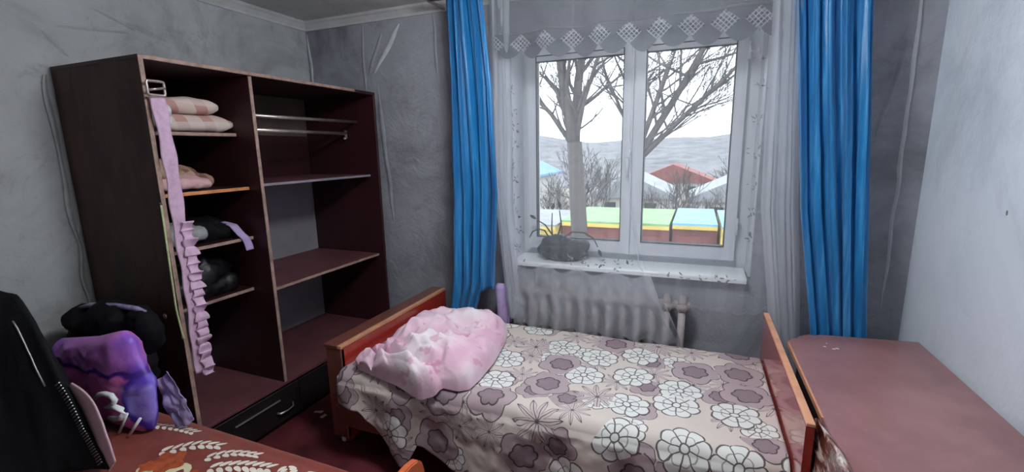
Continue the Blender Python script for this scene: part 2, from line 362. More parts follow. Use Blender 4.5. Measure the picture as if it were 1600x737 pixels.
def floral():
    m, n, b = newmat('floral_bedspread')
    uv = n.coord('UV'); mu = n.m
    wn_ = n.node('ShaderNodeTexNoise'); n.put(wn_.inputs['Vector'], uv); wn_.inputs['Scale'].default_value = 14; wn_.inputs['Detail'].default_value = 2
    wv = n.node('ShaderNodeVectorMath', operation='MULTIPLY_ADD'); n.put(wv.inputs[0], wn_.outputs['Color']); wv.inputs[1].default_value = (.02, .02, 0); n.put(wv.inputs[2], uv)
    W = .013; cream = srgb('#cdc1b9'); mauve = srgb('#ab979c'); dmauve = srgb('#87747c'); white = srgb('#dcdbd8'); pale = srgb('#c6b6b6'); lc = srgb('#30272a')
    def ln(x, w=W): return mu('SUBTRACT', 1.0, n.step(mu('ABSOLUTE', x), w*.7, w*1.5))
    def mx(a, *bs):
        for q in bs: a = mu('MAXIMUM', a, q)
        return a
    def layer(base, cell, off, ta, tc, tn):
        """one scatter of flowers: daisies below ta, spiky above tc, double ones between, none above tn"""
        v = n.node('ShaderNodeVectorMath', operation='MULTIPLY_ADD'); n.put(v.inputs[0], wv.outputs[0]); v.inputs[1].default_value = (1/cell, 1/cell, 0); v.inputs[2].default_value = off; v = v.outputs[0]
        vo = n.node('ShaderNodeTexVoronoi', voronoi_dimensions='2D', feature='F1'); n.put(vo.inputs['Vector'], v); vo.inputs['Scale'].default_value = 1; vo.inputs['Randomness'].default_value = .6
        de = n.node('ShaderNodeVectorMath', operation='SUBTRACT'); n.put(de.inputs[0], v); n.put(de.inputs[1], vo.outputs['Position'])
        D = n.xyz(de.outputs[0]); r = vo.outputs['Distance']; C = n.xyz(vo.outputs['Color'])
        th = mu('ADD', mu('ARCTAN2', D[1], D[0]), mu('MULTIPLY', C[1], 6.283))
        def inside(R): return n.step(mu('SUBTRACT', R, r), -.004, .004)
        c4 = mu('ABSOLUTE', mu('COSINE', mu('MULTIPLY', th, 4.0))); sc4 = mu('ADD', .80, mu('MULTIPLY', mu('POWER', c4, .5), .2))
        RA = mu('MULTIPLY', sc4, .45); RA2 = mu('MULTIPLY', sc4, .25); inA = inside(RA)
        radA = mu('MULTIPLY', ln(mu('MULTIPLY', mu('MULTIPLY', c4, r), .25), .011), mu('MULTIPLY', inA, n.step(r, .09, .1)))
        lineA = mx(ln(mu('SUBTRACT', r, RA), .016), radA, ln(mu('SUBTRACT', r, .085)), mu('MULTIPLY', ln(mu('SUBTRACT', r, RA2), .010), .7))
        RB = mu('MULTIPLY', mu('ADD', .87, mu('MULTIPLY', mu('ABSOLUTE', mu('COSINE', mu('MULTIPLY', th, 2.5))), .22)), .50)
        RB2 = mu('MULTIPLY', mu('ADD', .86, mu('MULTIPLY', mu('ABSOLUTE', mu('COSINE', mu('MULTIPLY', th, 3.0))), .2)), .26)
        inB = inside(RB); inB2 = inside(RB2); lineB = mx(ln(mu('SUBTRACT', r, RB), .011), ln(mu('SUBTRACT', r, RB2), .017))
        s4 = mu('ABSOLUTE', mu('SINE', mu('MULTIPLY', th, 5.0)))
        RC = mu('ADD', .14, mu('MULTIPLY', mu('POWER', mu('SUBTRACT', 1.0, s4), .5), .38)); inC = inside(RC)
        lineC = mx(ln(mu('SUBTRACT', r, RC), .018), mu('MULTIPLY', ln(mu('MULTIPLY', mu('MULTIPLY', s4, r), .2), .007), inC))
        has = mu('LESS_THAN', C[0], tn); isA = mu('LESS_THAN', C[0], ta); isC = mu('MULTIPLY', mu('GREATER_THAN', C[0], tc), has); isB = mu('SUBTRACT', mu('SUBTRACT', has, isA), isC)
        c = n.mix(mu('MULTIPLY', inA, isA), base, white)
        c = n.mix(mu('MULTIPLY', inB, isB), c, mauve); c = n.mix(mu('MULTIPLY', inB2, isB), c, dmauve); c = n.mix(mu('MULTIPLY', inC, isC), c, pale)
        L = mx(mu('MULTIPLY', lineA, isA), mu('MULTIPLY', lineB, isB), mu('MULTIPLY', lineC, isC))
        return n.mix(mu('MULTIPLY', L, .9), c, lc)
    c = layer(cream, .15, (3.3, 1.7, 0), .12, .45, .9)
    c = layer(c, .205, (0, 0, 0), .36, .76, .86)
    n.put(b.inputs['Base Color'], c); b.inputs['Roughness'].default_value = .8; b.inputs['Sheen Weight'].default_value = .15
    n.put(b.inputs['Normal'], n.bump(n.noise(uv, 500, 2), .2, .001)); return m
M['floral'] = floral()
def duvet_mat():
    m, n, b = newmat('pink_duvet'); v = n.coord()
    c = n.ramp(n.noise(v, 3.0, 3, .5), [(.36, srgb('#d3a5bc')), (.48, srgb('#dfc0ce')), (.60, srgb('#e9e2e6'))])
    spots = n.step(n.noise(v, 16, 2, .5), .60, .68)
    c = n.mix(n.m('MULTIPLY', spots, .55), c, srgb('#c9769c'))
    n.put(b.inputs['Base Color'], c); b.inputs['Roughness'].default_value = .75; b.inputs['Sheen Weight'].default_value = .25
    n.put(b.inputs['Normal'], n.bump(n.noise(v, 22, 4), .35, .01)); return m
M['duvet'] = duvet_mat()
M['blanket'] = mat('red_blanket', '#7d2f22', .85, .15, 12, .4, 150, sheen=.2)
M['bl_white'] = mat('blanket_white', '#e6dccf', .85, .06, 40, .3, 150)
M['bl_cream'] = mat('blanket_cream', '#e0d6ae', .85, .06, 20, .3, 150)
M['bl_orange'] = mat('blanket_orange', '#b4552f', .85, .2, 30, .3, 150, dark='#7c321f')
def purple_mat():
    m, n, b = newmat('purple_print'); v = n.coord()
    mp = n.node('ShaderNodeVectorMath', operation='ADD'); n.put(mp.inputs[0], v); mp.inputs[1].default_value = (0, 0, 0); X = n.xyz(mp.outputs[0])
    w1 = n.m('MULTIPLY', n.m('SUBTRACT', n.noise(v, 7, 2), .5), .22); w2 = n.m('MULTIPLY', n.m('SUBTRACT', n.noise(v, 6, 2, .5, .5), .5), .2)
    a = n.ramp(n.m('ADD', X[0], w1), [(.30, srgb('#8d4cc0')), (.55, srgb('#cc66b2')), (.84, srgb('#d672b4')), (.855, srgb('#43249a')), (.87, srgb('#5a36b8')), (.89, srgb('#9f90ea')), (.92, srgb('#8a72dc')), (.96, srgb('#4a2a9c'))])
    t = n.ramp(n.m('ADD', X[0], w2), [(.30, srgb('#6c46b8')), (.5, srgb('#b06cc4')), (.80, srgb('#c074c6')), (.87, srgb('#6a44c0'))])
    k = n.m('ADD', X[2], n.m('MULTIPLY', w2, .6))
    c = n.mix(n.step(k, .735, .745), a, t); seam = n.m('MULTIPLY', n.step(k, .722, .732), n.step(k, .748, .738)); c = n.mix(seam, c, srgb('#4a2690'))
    n.put(b.inputs['Base Color'], c); b.inputs['Roughness'].default_value = .45; b.inputs['Specular IOR Level'].default_value = .5
    n.put(b.inputs['Normal'], n.bump(n.noise(v, 14, 3), .5, .012)); return m
M['purple'] = purple_mat()
M['film'] = mat('plastic_film', '#9d8fb8', .2, .3, 20, .5, 25, bdist=.01, spec=.7)
def bagmat():
    m, n, b = newmat('glossy_brown'); v = n.coord()
    c = n.ramp(n.noise(n.scale(v, (1, .5, 2)), 14, 4, .6, 1), [(.38, srgb('#3a1d18')), (.5, srgb('#7d4639')), (.62, srgb('#c7b9b2'))])
    n.put(b.inputs['Base Color'], c); b.inputs['Roughness'].default_value = .2; b.inputs['Coat Weight'].default_value = .5
    n.put(b.inputs['Normal'], n.bump(n.noise(v, 30, 3), .5, .008)); return m
M['bag'] = bagmat()
def fillmat():
    m, n, b = newmat('lamp_globe'); b.inputs['Base Color'].default_value = (.9, .9, .88, 1)
    b.inputs['Emission Color'].default_value = (.93, .97, 1, 1); b.inputs['Emission Strength'].default_value = 50.0; return m  # glow of the added fill lamp
M['lamp_glass'] = fillmat()

# ------------------------------------------------------------------ room shell
H = 2.415; W = 3.665; YF = -3.7
WX0, WX1, WZ0, WZ1 = 1.60, 2.985, 0.775, 2.16     # window opening
tag(boxes('floor', [(-.15, W+.15, YF-.15, .35, -.12, 0)], M['floor']), 'dark red painted floor', kind='structure')
tag(boxes('ceiling', [(-.15, W+.15, YF-.15, .35, H, H+.12)], M['ceiling']), kind='structure')
wl_ = tag(boxes('wall_left', [(-.15, 0, YF, .35, 0, H)], M['wall_left']), kind='structure')
wr_ = tag(boxes('wall_right', [(W, W+.15, YF, .35, 0, H)], M['wall_right']), kind='structure')
tag(boxes('wall_front', [(-.15, W+.15, YF-.15, YF, 0, H)], M['wall_front']), kind='structure')
wb_ = tag(boxes('wall_back', [(0, WX0, 0, .35, 0, H), (WX1, W, 0, .35, 0, H), (WX0, WX1, 0, .35, 0, WZ0), (WX0, WX1, 0, .35, WZ1, H)], M['wall_back']), kind='structure')
def cornice(name, a, b, inward, mat_):
    prof = [(0, 0), (0, -.055), (.010, -.055), (.016, -.042), (.034, -.020), (.045, -.012), (.055, 0)]
    A = Vector(a); B = Vector(b); iv = Vector(inward); V = []; n = len(prof)
    for P_ in (A, B):
        for d, z in prof: V.append(P_+iv*d+Vector((0, 0, z)))
    Fc = [(i, (i+1) % n, n+(i+1) % n, n+i) for i in range(n)]+[tuple(range(n))[::-1], tuple(range(n, 2*n))]
    return tag(mesh(name, V, Fc, mat_), kind='structure')
cornice('trim_1', (0, 0, H), (W, 0, H), (0, -1, 0), M['trim'])
cornice('trim_2', (0, YF, H), (0, 0, H), (1, 0, 0), M['trim'])
cornice('trim_3', (W, YF, H), (W, 0, H), (-1, 0, 0), M['trim'])
tag(box('baseboard_back', 0, W, -.018, 0, 0, .07, M['bed_brown'], None, .004), kind='structure')
tag(box('baseboard_left', 0, .018, YF, -.018, 0, .07, M['bed_brown'], None, .004), kind='structure')
tag(box('baseboard_right', W-.018, W, YF, -.018, 0, .07, M['bed_brown'], None, .004), kind='structure')

# creases and lifted edges of the wallpaper (children of their wall)
def crease(wall, pts, width, h, nrm, mt):
    """a lifted fold: triangular ridge running along pts"""
    nrm = Vector(nrm); V = []; P_ = [Vector(p) for p in pts]
    for i, p in enumerate(P_):
        d = (P_[min(i+1, len(P_)-1)]-P_[max(i-1, 0)]).normalized(); s = d.cross(nrm).normalized()
        k = 1-.75*abs(2*i/(len(P_)-1)-1)**3
        wv = width*k*(1+.35*noise.noise(p*9)); j = s*(.012*noise.noise(p*5+Vector((3, 1, 2))))
        V += [p+j-s*wv+nrm*.0004, p+j-s*wv*.25+nrm*h*k, p+j+s*wv*.15+nrm*h*k*.75, p+j+s*wv+nrm*.0004]
    Fc = [(i*4+q, i*4+q+1, i*4+q+5, i*4+q+4) for i in range(len(P_)-1) for q in range(3)]
    return mesh('wallpaper_crease', V, Fc, mt, wall, True)
def line(a, b, n=14): return [Vector(a).lerp(Vector(b), i/n) for i in range(n+1)]
crease(wb_, line((.507, 0, 2.36), (.50, 0, 1.86)), .010, .012, (0, -1, 0), M['wall_back'])
crease(wb_, line((.81, 0, 2.33), (.585, 0, 2.03)), .020, .016, (0, -1, 0), M['paper'])
crease(wb_, line((.66, 0, 2.28), (.545, 0, 2.03)), .018, .012, (0, -1, 0), M['wall_back'])
crease(wb_, line((1.065, 0, 2.36), (1.09, 0, 1.98)), .012, .010, (0, -1, 0), M['wall_back'])
crease(wb_, line((.60, 0, 1.95), (.66, 0, 1.0)), .02, .010, (0, -1, 0), M['wall_back'])
crease(wb_, line((.02, 0, 2.34), (.025, 0, 1.9)), .012, .010, (0, -1, 0), M['paper'])
crease(wb_, line((3.566, 0, 2.35), (3.577, 0, .7), 24), .009, .014, (0, -1, 0), M['paper'])
crease(wb_, line((3.54, 0, 1.98), (3.46, 0, 1.5)), .014, .010, (0, -1, 0), M['wall_back'])
crease(wb_, line((3.44, 0, 1.2), (3.46, 0, .75)), .012, .008, (0, -1, 0), M['wall_back'])
# lifted strips on the left wall above and beside the wardrobe
for a, b, wd_ in [((0, -1.22, 2.16), (0, -.98, 2.11), .012), ((0, -1.45, 2.08), (0, -1.16, 2.10), .010), ((0, -1.30, 2.19), (0, -1.13, 2.12), .008), ((0, -1.50, 2.05), (0, -1.42, 1.95), .010)]:
    crease(wl_, line(a, b), wd_, .010, (1, 0, 0), M['wall_left'])
V = []
for i in range(41):
    t = i/40; z = 1.86-1.25*t; yy = -1.515-.012*noise.noise(Vector((z*7, 1, 2))); wdt = .022+.018*noise.noise(Vector((z*5, 4, 1)))
    V += [(.001, yy, z), (.006, yy-wdt*.4, z), (.016, yy-wdt*.75, z), (.008, yy-wdt, z)]
mesh('wallpaper_edge', V, [(i*4+q, i*4+q+1, i*4+q+5, i*4+q+4) for i in range(40) for q in range(3)], M['wall_left'], wl_, True)
# scuffs on the right wall: small chipped paint flakes
for (yy, zz, s_) in [(-.72, 1.46, .010), (-.66, 1.26, .006)]:
    V = [(W-.0025, yy, zz)]+[(W-.0006, yy+s_*math.cos(a)*(1+.4*noise.noise(Vector((a, zz, 1)))), zz+1.6*s_*math.sin(a)) for a in [k*PI/5 for k in range(10)]]
    mesh('paint_flake', V, [(0, 1+k, 1+(k+1) % 10) for k in range(10)], M['house_grey'], wr_)

# ------------------------------------------------------------------ window
win = empty('window_1', (2.29, .2, WZ0), 'white plastic double window behind sheer curtains', kind='structure')
GX0, GX1, GX2, GX3, GZ0, GZ1 = 1.714, 2.256, 2.387, 2.849, .925, 2.066
def frame_ring(name, x0, x1, z0, z1, t, y0, y1, mt, parent):
    return boxes(name, [(x0, x0+t, y0, y1, z0, z1), (x1-t, x1, y0, y1, z0, z1), (x0+t, x1-t, y0, y1, z0, z0+t), (x0+t, x1-t, y0, y1, z1-t, z1)], mt, parent)
frame_ring('window_frame', WX0, WX1, WZ0, WZ1, .10, .19, .25, M['pvc'], win)
box('mullion', GX1+.035, GX2-.035, .165, .24, WZ0+.055, WZ1-.055, M['pvc'], win, .004)
for (a, b) in ((GX0, GX1), (GX2, GX3)):
    t = .06
    s_ = frame_ring('sash', a-t, b+t, GZ0-t-.02, GZ1+t-.03, t, .145, .20, M['pvc'], win)
    boxes('sash_filler', [(a, b, .147, .20, GZ0-.02, GZ0), (a, b, .147, .20, GZ1-.03, GZ1)], M['pvc'], s_)
    frame_ring('gasket', a-.004, b+.004, GZ0-.004, GZ1+.004, .006, .143, .19, M['gasket'], s_)
    box('window_pane', a-.01, b+.01, .180, .186, GZ0-.01, GZ1+.01, M['glass'], s_, 0)
hd = boxes('handle', [(GX1+.03, GX1+.055, .128, .146, 1.40, 1.47)], M['pvc'], win)
tube('lever', [(GX1+.042, .125, 1.435), (GX1+.042, .10, 1.43), (GX1+.042, .098, 1.32)], [.009, .009, .007], M['pvc'], hd)
for z in (1.0, 1.95): tube('hinge', [(GX3+.062, .14, z), (GX3+.062, .14, z+.09)], .008, M['pvc'], win)
prism('window_sill', [(-.05, .765), (-.05, .785), (-.045, .794), (.17, .80), (.17, .765)], 'x', WX0-.02, WX1-.02, M['sill'], win)
boxes('reveal', [(WX0, WX0+.012, 0, .17, WZ0+.02, WZ1), (WX1-.012, WX1, 0, .17, WZ0+.02, WZ1), (WX0, WX1, 0, .17, WZ1-.012, WZ1)], M['pvc'], win)

# ------------------------------------------------------------------ wardrobe
WD = empty('wardrobe', (.32, -.79, 0), 'tall dark brown doorless wardrobe with open shelves against the left wall', 'wardrobe')
X0, X1, YN, YM, YE, ZT = .012, .632, -1.504, -1.017, -.074, 1.894
sp = box('side_panel', X0, X1, YN, YN+.018, 0, ZT-.018, M['ward'], WD, .0015)
box('edge_band', X1, X1+.004, YN, YN+.018, .25, ZT-.002, M['edge'], sp, .001)
sp2 = box('side_panel', X0, X1, YE-.018, YE, 0, ZT-.018, M['ward_in'], WD, .0015)
dv = box('divider_panel', X0+.01, X1-.004, YM-.009, YM+.009, .255, ZT-.018, M['ward_in'], WD, .0015)
box('edge_band', X1-.004, X1, YM-.009, YM+.009, .255, ZT-.02, M['edge'], dv, .001)
tp = box('top_panel', X0, X1, YN, YE, ZT-.018, ZT, M['ward_in'], WD, .0015)
box('edge_band', X1, X1+.004, YN+.018, YE-.2, ZT-.016, ZT, M['edge'], tp, .001)
box('bottom_panel', X0, X1-.002, YN+.018, YE-.018, .237, .255, M['ward_floor'], WD, .001)
box('back_panel', X0-.004, X0, YN+.018, YM, .255, .80, M['hardboard'], WD, 0)  # paler sheet paints the light reaching the bottom bay
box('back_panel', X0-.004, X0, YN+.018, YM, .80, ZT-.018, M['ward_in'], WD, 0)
box('back_panel', X0-.004, X0, YM, YE-.018, .255, 1.345, M['hardboard'], WD, 0)  # paler sheet paints the window light below the shelf
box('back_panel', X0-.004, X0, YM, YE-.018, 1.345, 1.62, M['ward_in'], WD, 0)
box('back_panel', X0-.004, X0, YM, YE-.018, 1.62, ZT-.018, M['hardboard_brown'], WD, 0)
for z, xf, em in ((1.605, .50, 'edge'), (1.335, .545, 'edge_orange'), (1.075, .53, 'edge'), (.79, .485, 'edge')):
    s_ = box('shelf', X0, xf, YN+.018, YM-.009, z-.016, z, M['ward_in'], WD, .001)
    box('edge_band', xf, xf+.003, YN+.02, YM-.011, z-.016, z, M[em], s_, .0008)
s_ = box('shelf', X0, .585, YM+.009, YE-.018, .765, .781, M['ward_floor'], WD, .001)
box('edge_band', .585, .588, YM+.011, YE-.02, .765, .781, M['edge'], s_, .0008)
s_ = box('shelf', X0, .56, YM+.009, YE-.018, 1.331, 1.345, M['ward_floor'], WD, .001)
box('edge_band', .56, .563, YM+.011, YE-.02, 1.331, 1.345, M['hardboard'], s_, .0008)
tube('clothes_rod', [(.55, YM+.009, 1.695), (.47, YE-.018, 1.705)], .010, M['chrome'], WD)
rd = tube('clothes_rod', [(.56, YM+.015, 1.622), (.40, YE-.05, 1.628)], .011, M['chrome'], WD)
tube('rod_end', [(.40, YE-.05, 1.65), (.40, YE-.05, 1.60), (.405, YE-.075, 1.592)], .010, M['chrome'], rd)
lathe('rod_end', [(.016, -.016), (.018, -.008), (.018, .008), (.016, .016)], (.558, YM+.022, 1.622), M['chrome'], rd, 12)
box('plinth', X0, X1-.03, YN+.018, YE-.018, 0, .235, M['plinth'], WD, .001)
dr = box('drawer', X1-.03, X1-.008, YN+.022, -.93, .03, .222, M['plinth'], WD, .003)
box('drawer_strip', X1-.008, X1+.002, -1.33, -1.065, .163, .169, M['chrome'], dr, .001)
dr = box('drawer', X1-.03, X1-.008, -.926, YE-.02, .03, .222, M['plinth'], WD, .003)
tube('hook_handle', [(X1-.006, -1.09, .10), (X1+.012, -1.085, .10), (X1+.014, -1.04, .096), (X1+.012, -1.0, .10), (X1-.006, -.985, .115)], [.008, .007, .004, .004, .004], M['chrome'], WD, 8)
o = lathe('sticker', [(.012, -.0008), (.012, .0008)], (0, 0, 0), M['sticker'], WD, 16)
o.rotation_euler = (PI/2, 0, 0); o.location = Vector((.531, YN-.0009, .80))-WD.location

# ------------------------------------------------------------------ cloth on the wardrobe shelves
def folded(name, c, size, layers, mt, seed, label, cat, group=None, rot=0.0):
    """folded cloth: layers with rounded folds at the front, slightly shifted and sagging"""
    root = empty(name, c, label, cat, group); lx, ly, lz = size; h = lz/layers
    for k in range(layers):
        V = []; ns, nt_ = 22, 20
        for j in range(nt_+1):
            y = (j/nt_-.5)*ly
            for i in range(ns):
                a = 2*PI*i/ns; ca, sa = math.cos(a), math.sin(a)
                px = math.copysign(abs(ca)**.35, ca)*lx/2; pz = math.copysign(abs(sa)**.7, sa)*h/2*1.04
                e = 1-.45*abs(2*j/nt_-1)**7
                q = (px*8, y*8, k*3.1+seed)
                px2 = px*(.97+.03*e)+.012*noise.noise(Vector(q))+.012*math.sin(k*2.1+seed)
                zz = h*(k+.5)+pz*e*(1+.25*noise.noise(Vector((px*14, y*14, seed+k))))+.012*noise.noise(Vector((px*7, y*7, seed)))*k
                x_, y_ = px2, y+.01*noise.noise(Vector((px*9, k, seed)))
                V.append((c[0]+x_*math.cos(rot)-y_*math.sin(rot), c[1]+x_*math.sin(rot)+y_*math.cos(rot), max(c[2]+.001, c[2]+zz)))
        Fc = [(j*ns+i, j*ns+(i+1) % ns, (j+1)*ns+(i+1) % ns, (j+1)*ns+i) for j in range(nt_) for i in range(ns)]
        Fc += [tuple(range(ns))[::-1], tuple(nt_*ns+i for i in range(ns))]
        mesh('fold', V, Fc, mt[k % len(mt)], root, True)
    return root
folded('folded_blanket', (.30, -1.21, 1.605), (.36, .36, .085), 1, [M['plaid']], 1, 'pink and white checked blanket folded flat on the top wardrobe shelf', 'blanket', rot=.05)
folded('folded_blanket', (.30, -1.24, 1.690), (.34, .32, .075), 1, [M['plaid']], 2.4, 'checked blanket lying on top of the lower one on the top wardrobe shelf', 'blanket', rot=-.06)
def heap(name, parts, mt, label, cat, amp=.012, s_=14, vox=.009, seed=0, group=None):
    return tag(softmass(name, parts, mt, None, vox, [lambda p: amp*ridge(p, s_, seed), lambda p: amp*.5*nz(p, s_*2.2, seed+3)], 4), label, cat, group)
heap('plaid_cloth', [('e', (.28, -1.28, 1.40), (.16, .14, .055)), ('c', (.33, -1.25, 1.405), (.40, -1.14, 1.372), .030), ('e', (.27, -1.33, 1.44), (.12, .09, .05))], M['plaid_dark'], 'brown checked cloth crumpled on the second wardrobe shelf', 'cloth', .01, 12)
heap('pink_cloth', [('c', (.48, -1.40, 1.368), (.47, -1.20, 1.366), .024), ('e', (.45, -1.27, 1.37), (.05, .07, .032))], M['pink_cloth'], 'pale pink cloth in front of the checked cloth on the second shelf', 'cloth', .006, 16, .006, 2)
heap('grey_garment', [('e', (.42, -1.33, 1.14), (.06, .08, .045)), ('c', (.46, -1.38, 1.12), (.46, -1.26, 1.13), .035)], M['grey_cloth'], 'light grey garment at the left of the third wardrobe shelf', 'clothing', .008, 14, .007, 3)
heap('dark_clothes', [('e', (.28, -1.20, 1.125), (.18, .17, .055)), ('c', (.40, -1.28, 1.11), (.44, -1.09, 1.10), .038)], M['black_cloth'], 'black clothes piled on the third wardrobe shelf', 'clothing', .012, 12, .009, 4)
st = grid('lilac_strap', lambda u, v: (interp([0, .5, .62, 1], [.40, .525, .545, .548], v)+.0, -1.10+.022*(u-.5)*2+.03*v+.004*math.sin(v*9), interp([0, .3, .5, .62, 1], [1.155, 1.14, 1.095, 1.078, 1.01], v)), 4, 24, M['lilac_cloth'], solid=.003)
tag(st, 'lilac strap hanging over the edge of the third wardrobe shelf', 'strap')
heap('black_clothes', [('e', (.26, -1.24, .90), (.2, .2, .11)), ('c', (.38, -1.38, .84), (.42, -1.12, .83), .05), ('e', (.3, -1.30, .98), (.14, .12, .06))], M['plastic_black'], 'black clothes and bag stuffed on the fourth wardrobe shelf', 'clothing', .016, 11, .01, 5)

# ------------------------------------------------------------------ pink strap and cord hanging on the wardrobe
STR = empty('pink_belt', (.66, -1.47, .53), 'pale pink ruffled belt with a metal buckle hanging down the wardrobe edge', 'belt')
def sx_(z): return .655+.006*math.sin(z*9)
def sy_(z): return interp([.50, .62, 1.07, 1.35, 1.72], [-1.452, -1.462, -1.455, -1.455, -1.468], z)
grid('band', lambda u, v: (sx_(1.73-1.2*v)-.004*math.cos(u*PI), sy_(1.73-1.2*v)+(u-.5)*(.05+.006*math.sin(v*40)), 1.73-1.2*v), 8, 120, M['strap'], STR, solid=.006)
def ruf(u, v):
    z = 1.22-.71*v; a = .006*math.sin(v*110+2*math.sin(v*17))+.006*math.sin(v*61+1)
    return (sx_(z)+.012+a*(.4+u), sy_(z)+.012+(u-.3)*.05+.006*math.sin(v*90+u*3), z+.006*math.sin(v*120))
grid('ruffle', ruf, 8, 260, M['strap'], STR, solid=.003)
bk = []
for a in np.linspace(0, 2*PI, 25): bk.append((.668+.0*a, -1.475+.032*max(-1, min(1, 1.35*math.cos(a))), 1.765+.027*max(-1, min(1, 1.35*math.sin(a)))))
tube('buckle', bk, .0055, M['chrome'], STR, 8)
tube('buckle_bar', [(.668, -1.505, 1.755), (.668, -1.445, 1.768)], .005, M['chrome'], STR, 8)
heap('white_cuff', [('e', (.61, -1.43, 1.685), (.03, .035, .03)), ('c', (.58, -1.42, 1.69), (.60, -1.41, 1.645), .02)], M['white_cloth'], 'small white cloth bunched behind the belt buckle', 'cloth', .006, 22, .005, 7)
CD = tube('thin_cord', [(.64, -1.509, 1.30), (.642, -1.513, 1.15), (.644, -1.517, 1.0), (.642, -1.518, .85), (.645, -1.512, .74), (.648, -1.511, .715)], [.004, .004, .004, .004, .004, .007], M['cord'], None, 8)
tag(CD, 'thin yellowish cord with a white tip hanging down the wardrobe side', 'cord')
mesh('cord_hook', [(.632, -1.506, 1.30), (.648, -1.506, 1.30), (.648, -1.512, 1.31), (.632, -1.512, 1.31)], [(0, 1, 2, 3)], M['chrome'], CD)

# ------------------------------------------------------------------ bed by the window
BED = empty('bed', (2.06, -.65, 0), 'single bed with red lacquered end boards under the window', 'bed')
HX = 1.062
hb = prism('headboard', [(-1.055, .02), (-.03, .02), (-.03, .535), (-1.055, .535)], 'x', HX, HX+.024, M['bed_red'], BED, .002)
box('headboard_ledge', HX-.085, HX+.003, -1.062, -.03, .532, .550, M['bed_brown'], hb, .002)
box('edge_band', HX+.003, HX+.027, -1.062, -.03, .535, .552, M['bed_edge'], hb, .002)
box('headboard_end', HX-.075, HX+.024, -1.060, -1.035, .04, .532, M['bed_brown'], hb, .003)
FX = 3.045
fb = prism('footboard', [(-1.225, .04), (-.235, .04), (-.235, .668), (-1.225, .668)], 'x', FX-.012, FX+.012, M['bed_red'], BED, .002)
box('edge_band', FX-.012, FX+.012, -1.227, -.233, .668, .680, M['bed_edge'], fb, .002)
box('mattress', HX+.03, FX-.016, -1.13, -.265, .26, .437, M['white_cloth'], BED, .04, 3)
for y0 in (-1.12, -.29): box('side_rail', HX+.024, FX-.012, y0-.012, y0+.012, .17, .27, M['bed_brown'], BED, .003)
for y0 in (-1.03, -.06):
    lg = lathe('caster', [(.012, 0), (.017, .006), (.017, .03), (.010, .035), (.010, .045)], (HX-.03, y0, 0), M['sill'], BED, 14)
for y0 in (-1.2, -.26): box('leg', FX-.011, FX+.011, y0-.02, y0+.02, 0, .05, M['bed_brown'], BED, .002)

# bedspread: top, rounded front edge, hanging front
BX0, BX1 = 1.13, 3.026
def drop_len(x):
    return interp([1.13, 1.26, 1.30, 1.40, 1.50, 1.535, 1.58, 1.75, 2.1, 2.6, 3.03], [.10, .11, .16, .24, .33, .30, .215, .29, .36, .37, .36], x)
def spread(u, v):
    x = lerp(BX0, BX1, u); yb = -.262; yf = -1.135; R = .055; fl = abs(yf+R-yb); arc = R*PI/2; L = fl+arc+drop_len(x)
    s = v*L
    if v > .995: s = L
    wr = .006*nz((x, s, 0), 5, 1)+.003*nz((x, s, 0), 14, 2)
    sag = -.012*math.sin(min(1, s/fl)*PI)*math.sin(u*PI)
    if s < fl: y = yb-s; z = .462+sag+wr
    elif s < fl+arc:
        a = (s-fl)/R; y = yf+R-R*math.sin(a); z = .462-R+R*math.cos(a)+wr
        y -= wr*.7
    else:
        d = s-fl-arc; y = yf-.012-.06*d-.016*math.sin(x*17+1.5*math.sin(x*5))*min(1, d/.12)-wr*2; z = .462-R-d
    if u < .08:   # left end tucks forward and down
        pass
    back = sstep(.03, 0, v); z -= .03*back
    return (x, y, z)
BS = grid('bedspread', spread, 190, 150, M['floral'], None, lambda u, v: (lerp(BX0, BX1, u), v*(.82+.086+drop_len(lerp(BX0, BX1, u)))), solid=.005)
tag(BS, 'cream bedspread with mauve and white outlined flowers on the window bed', 'bedspread')

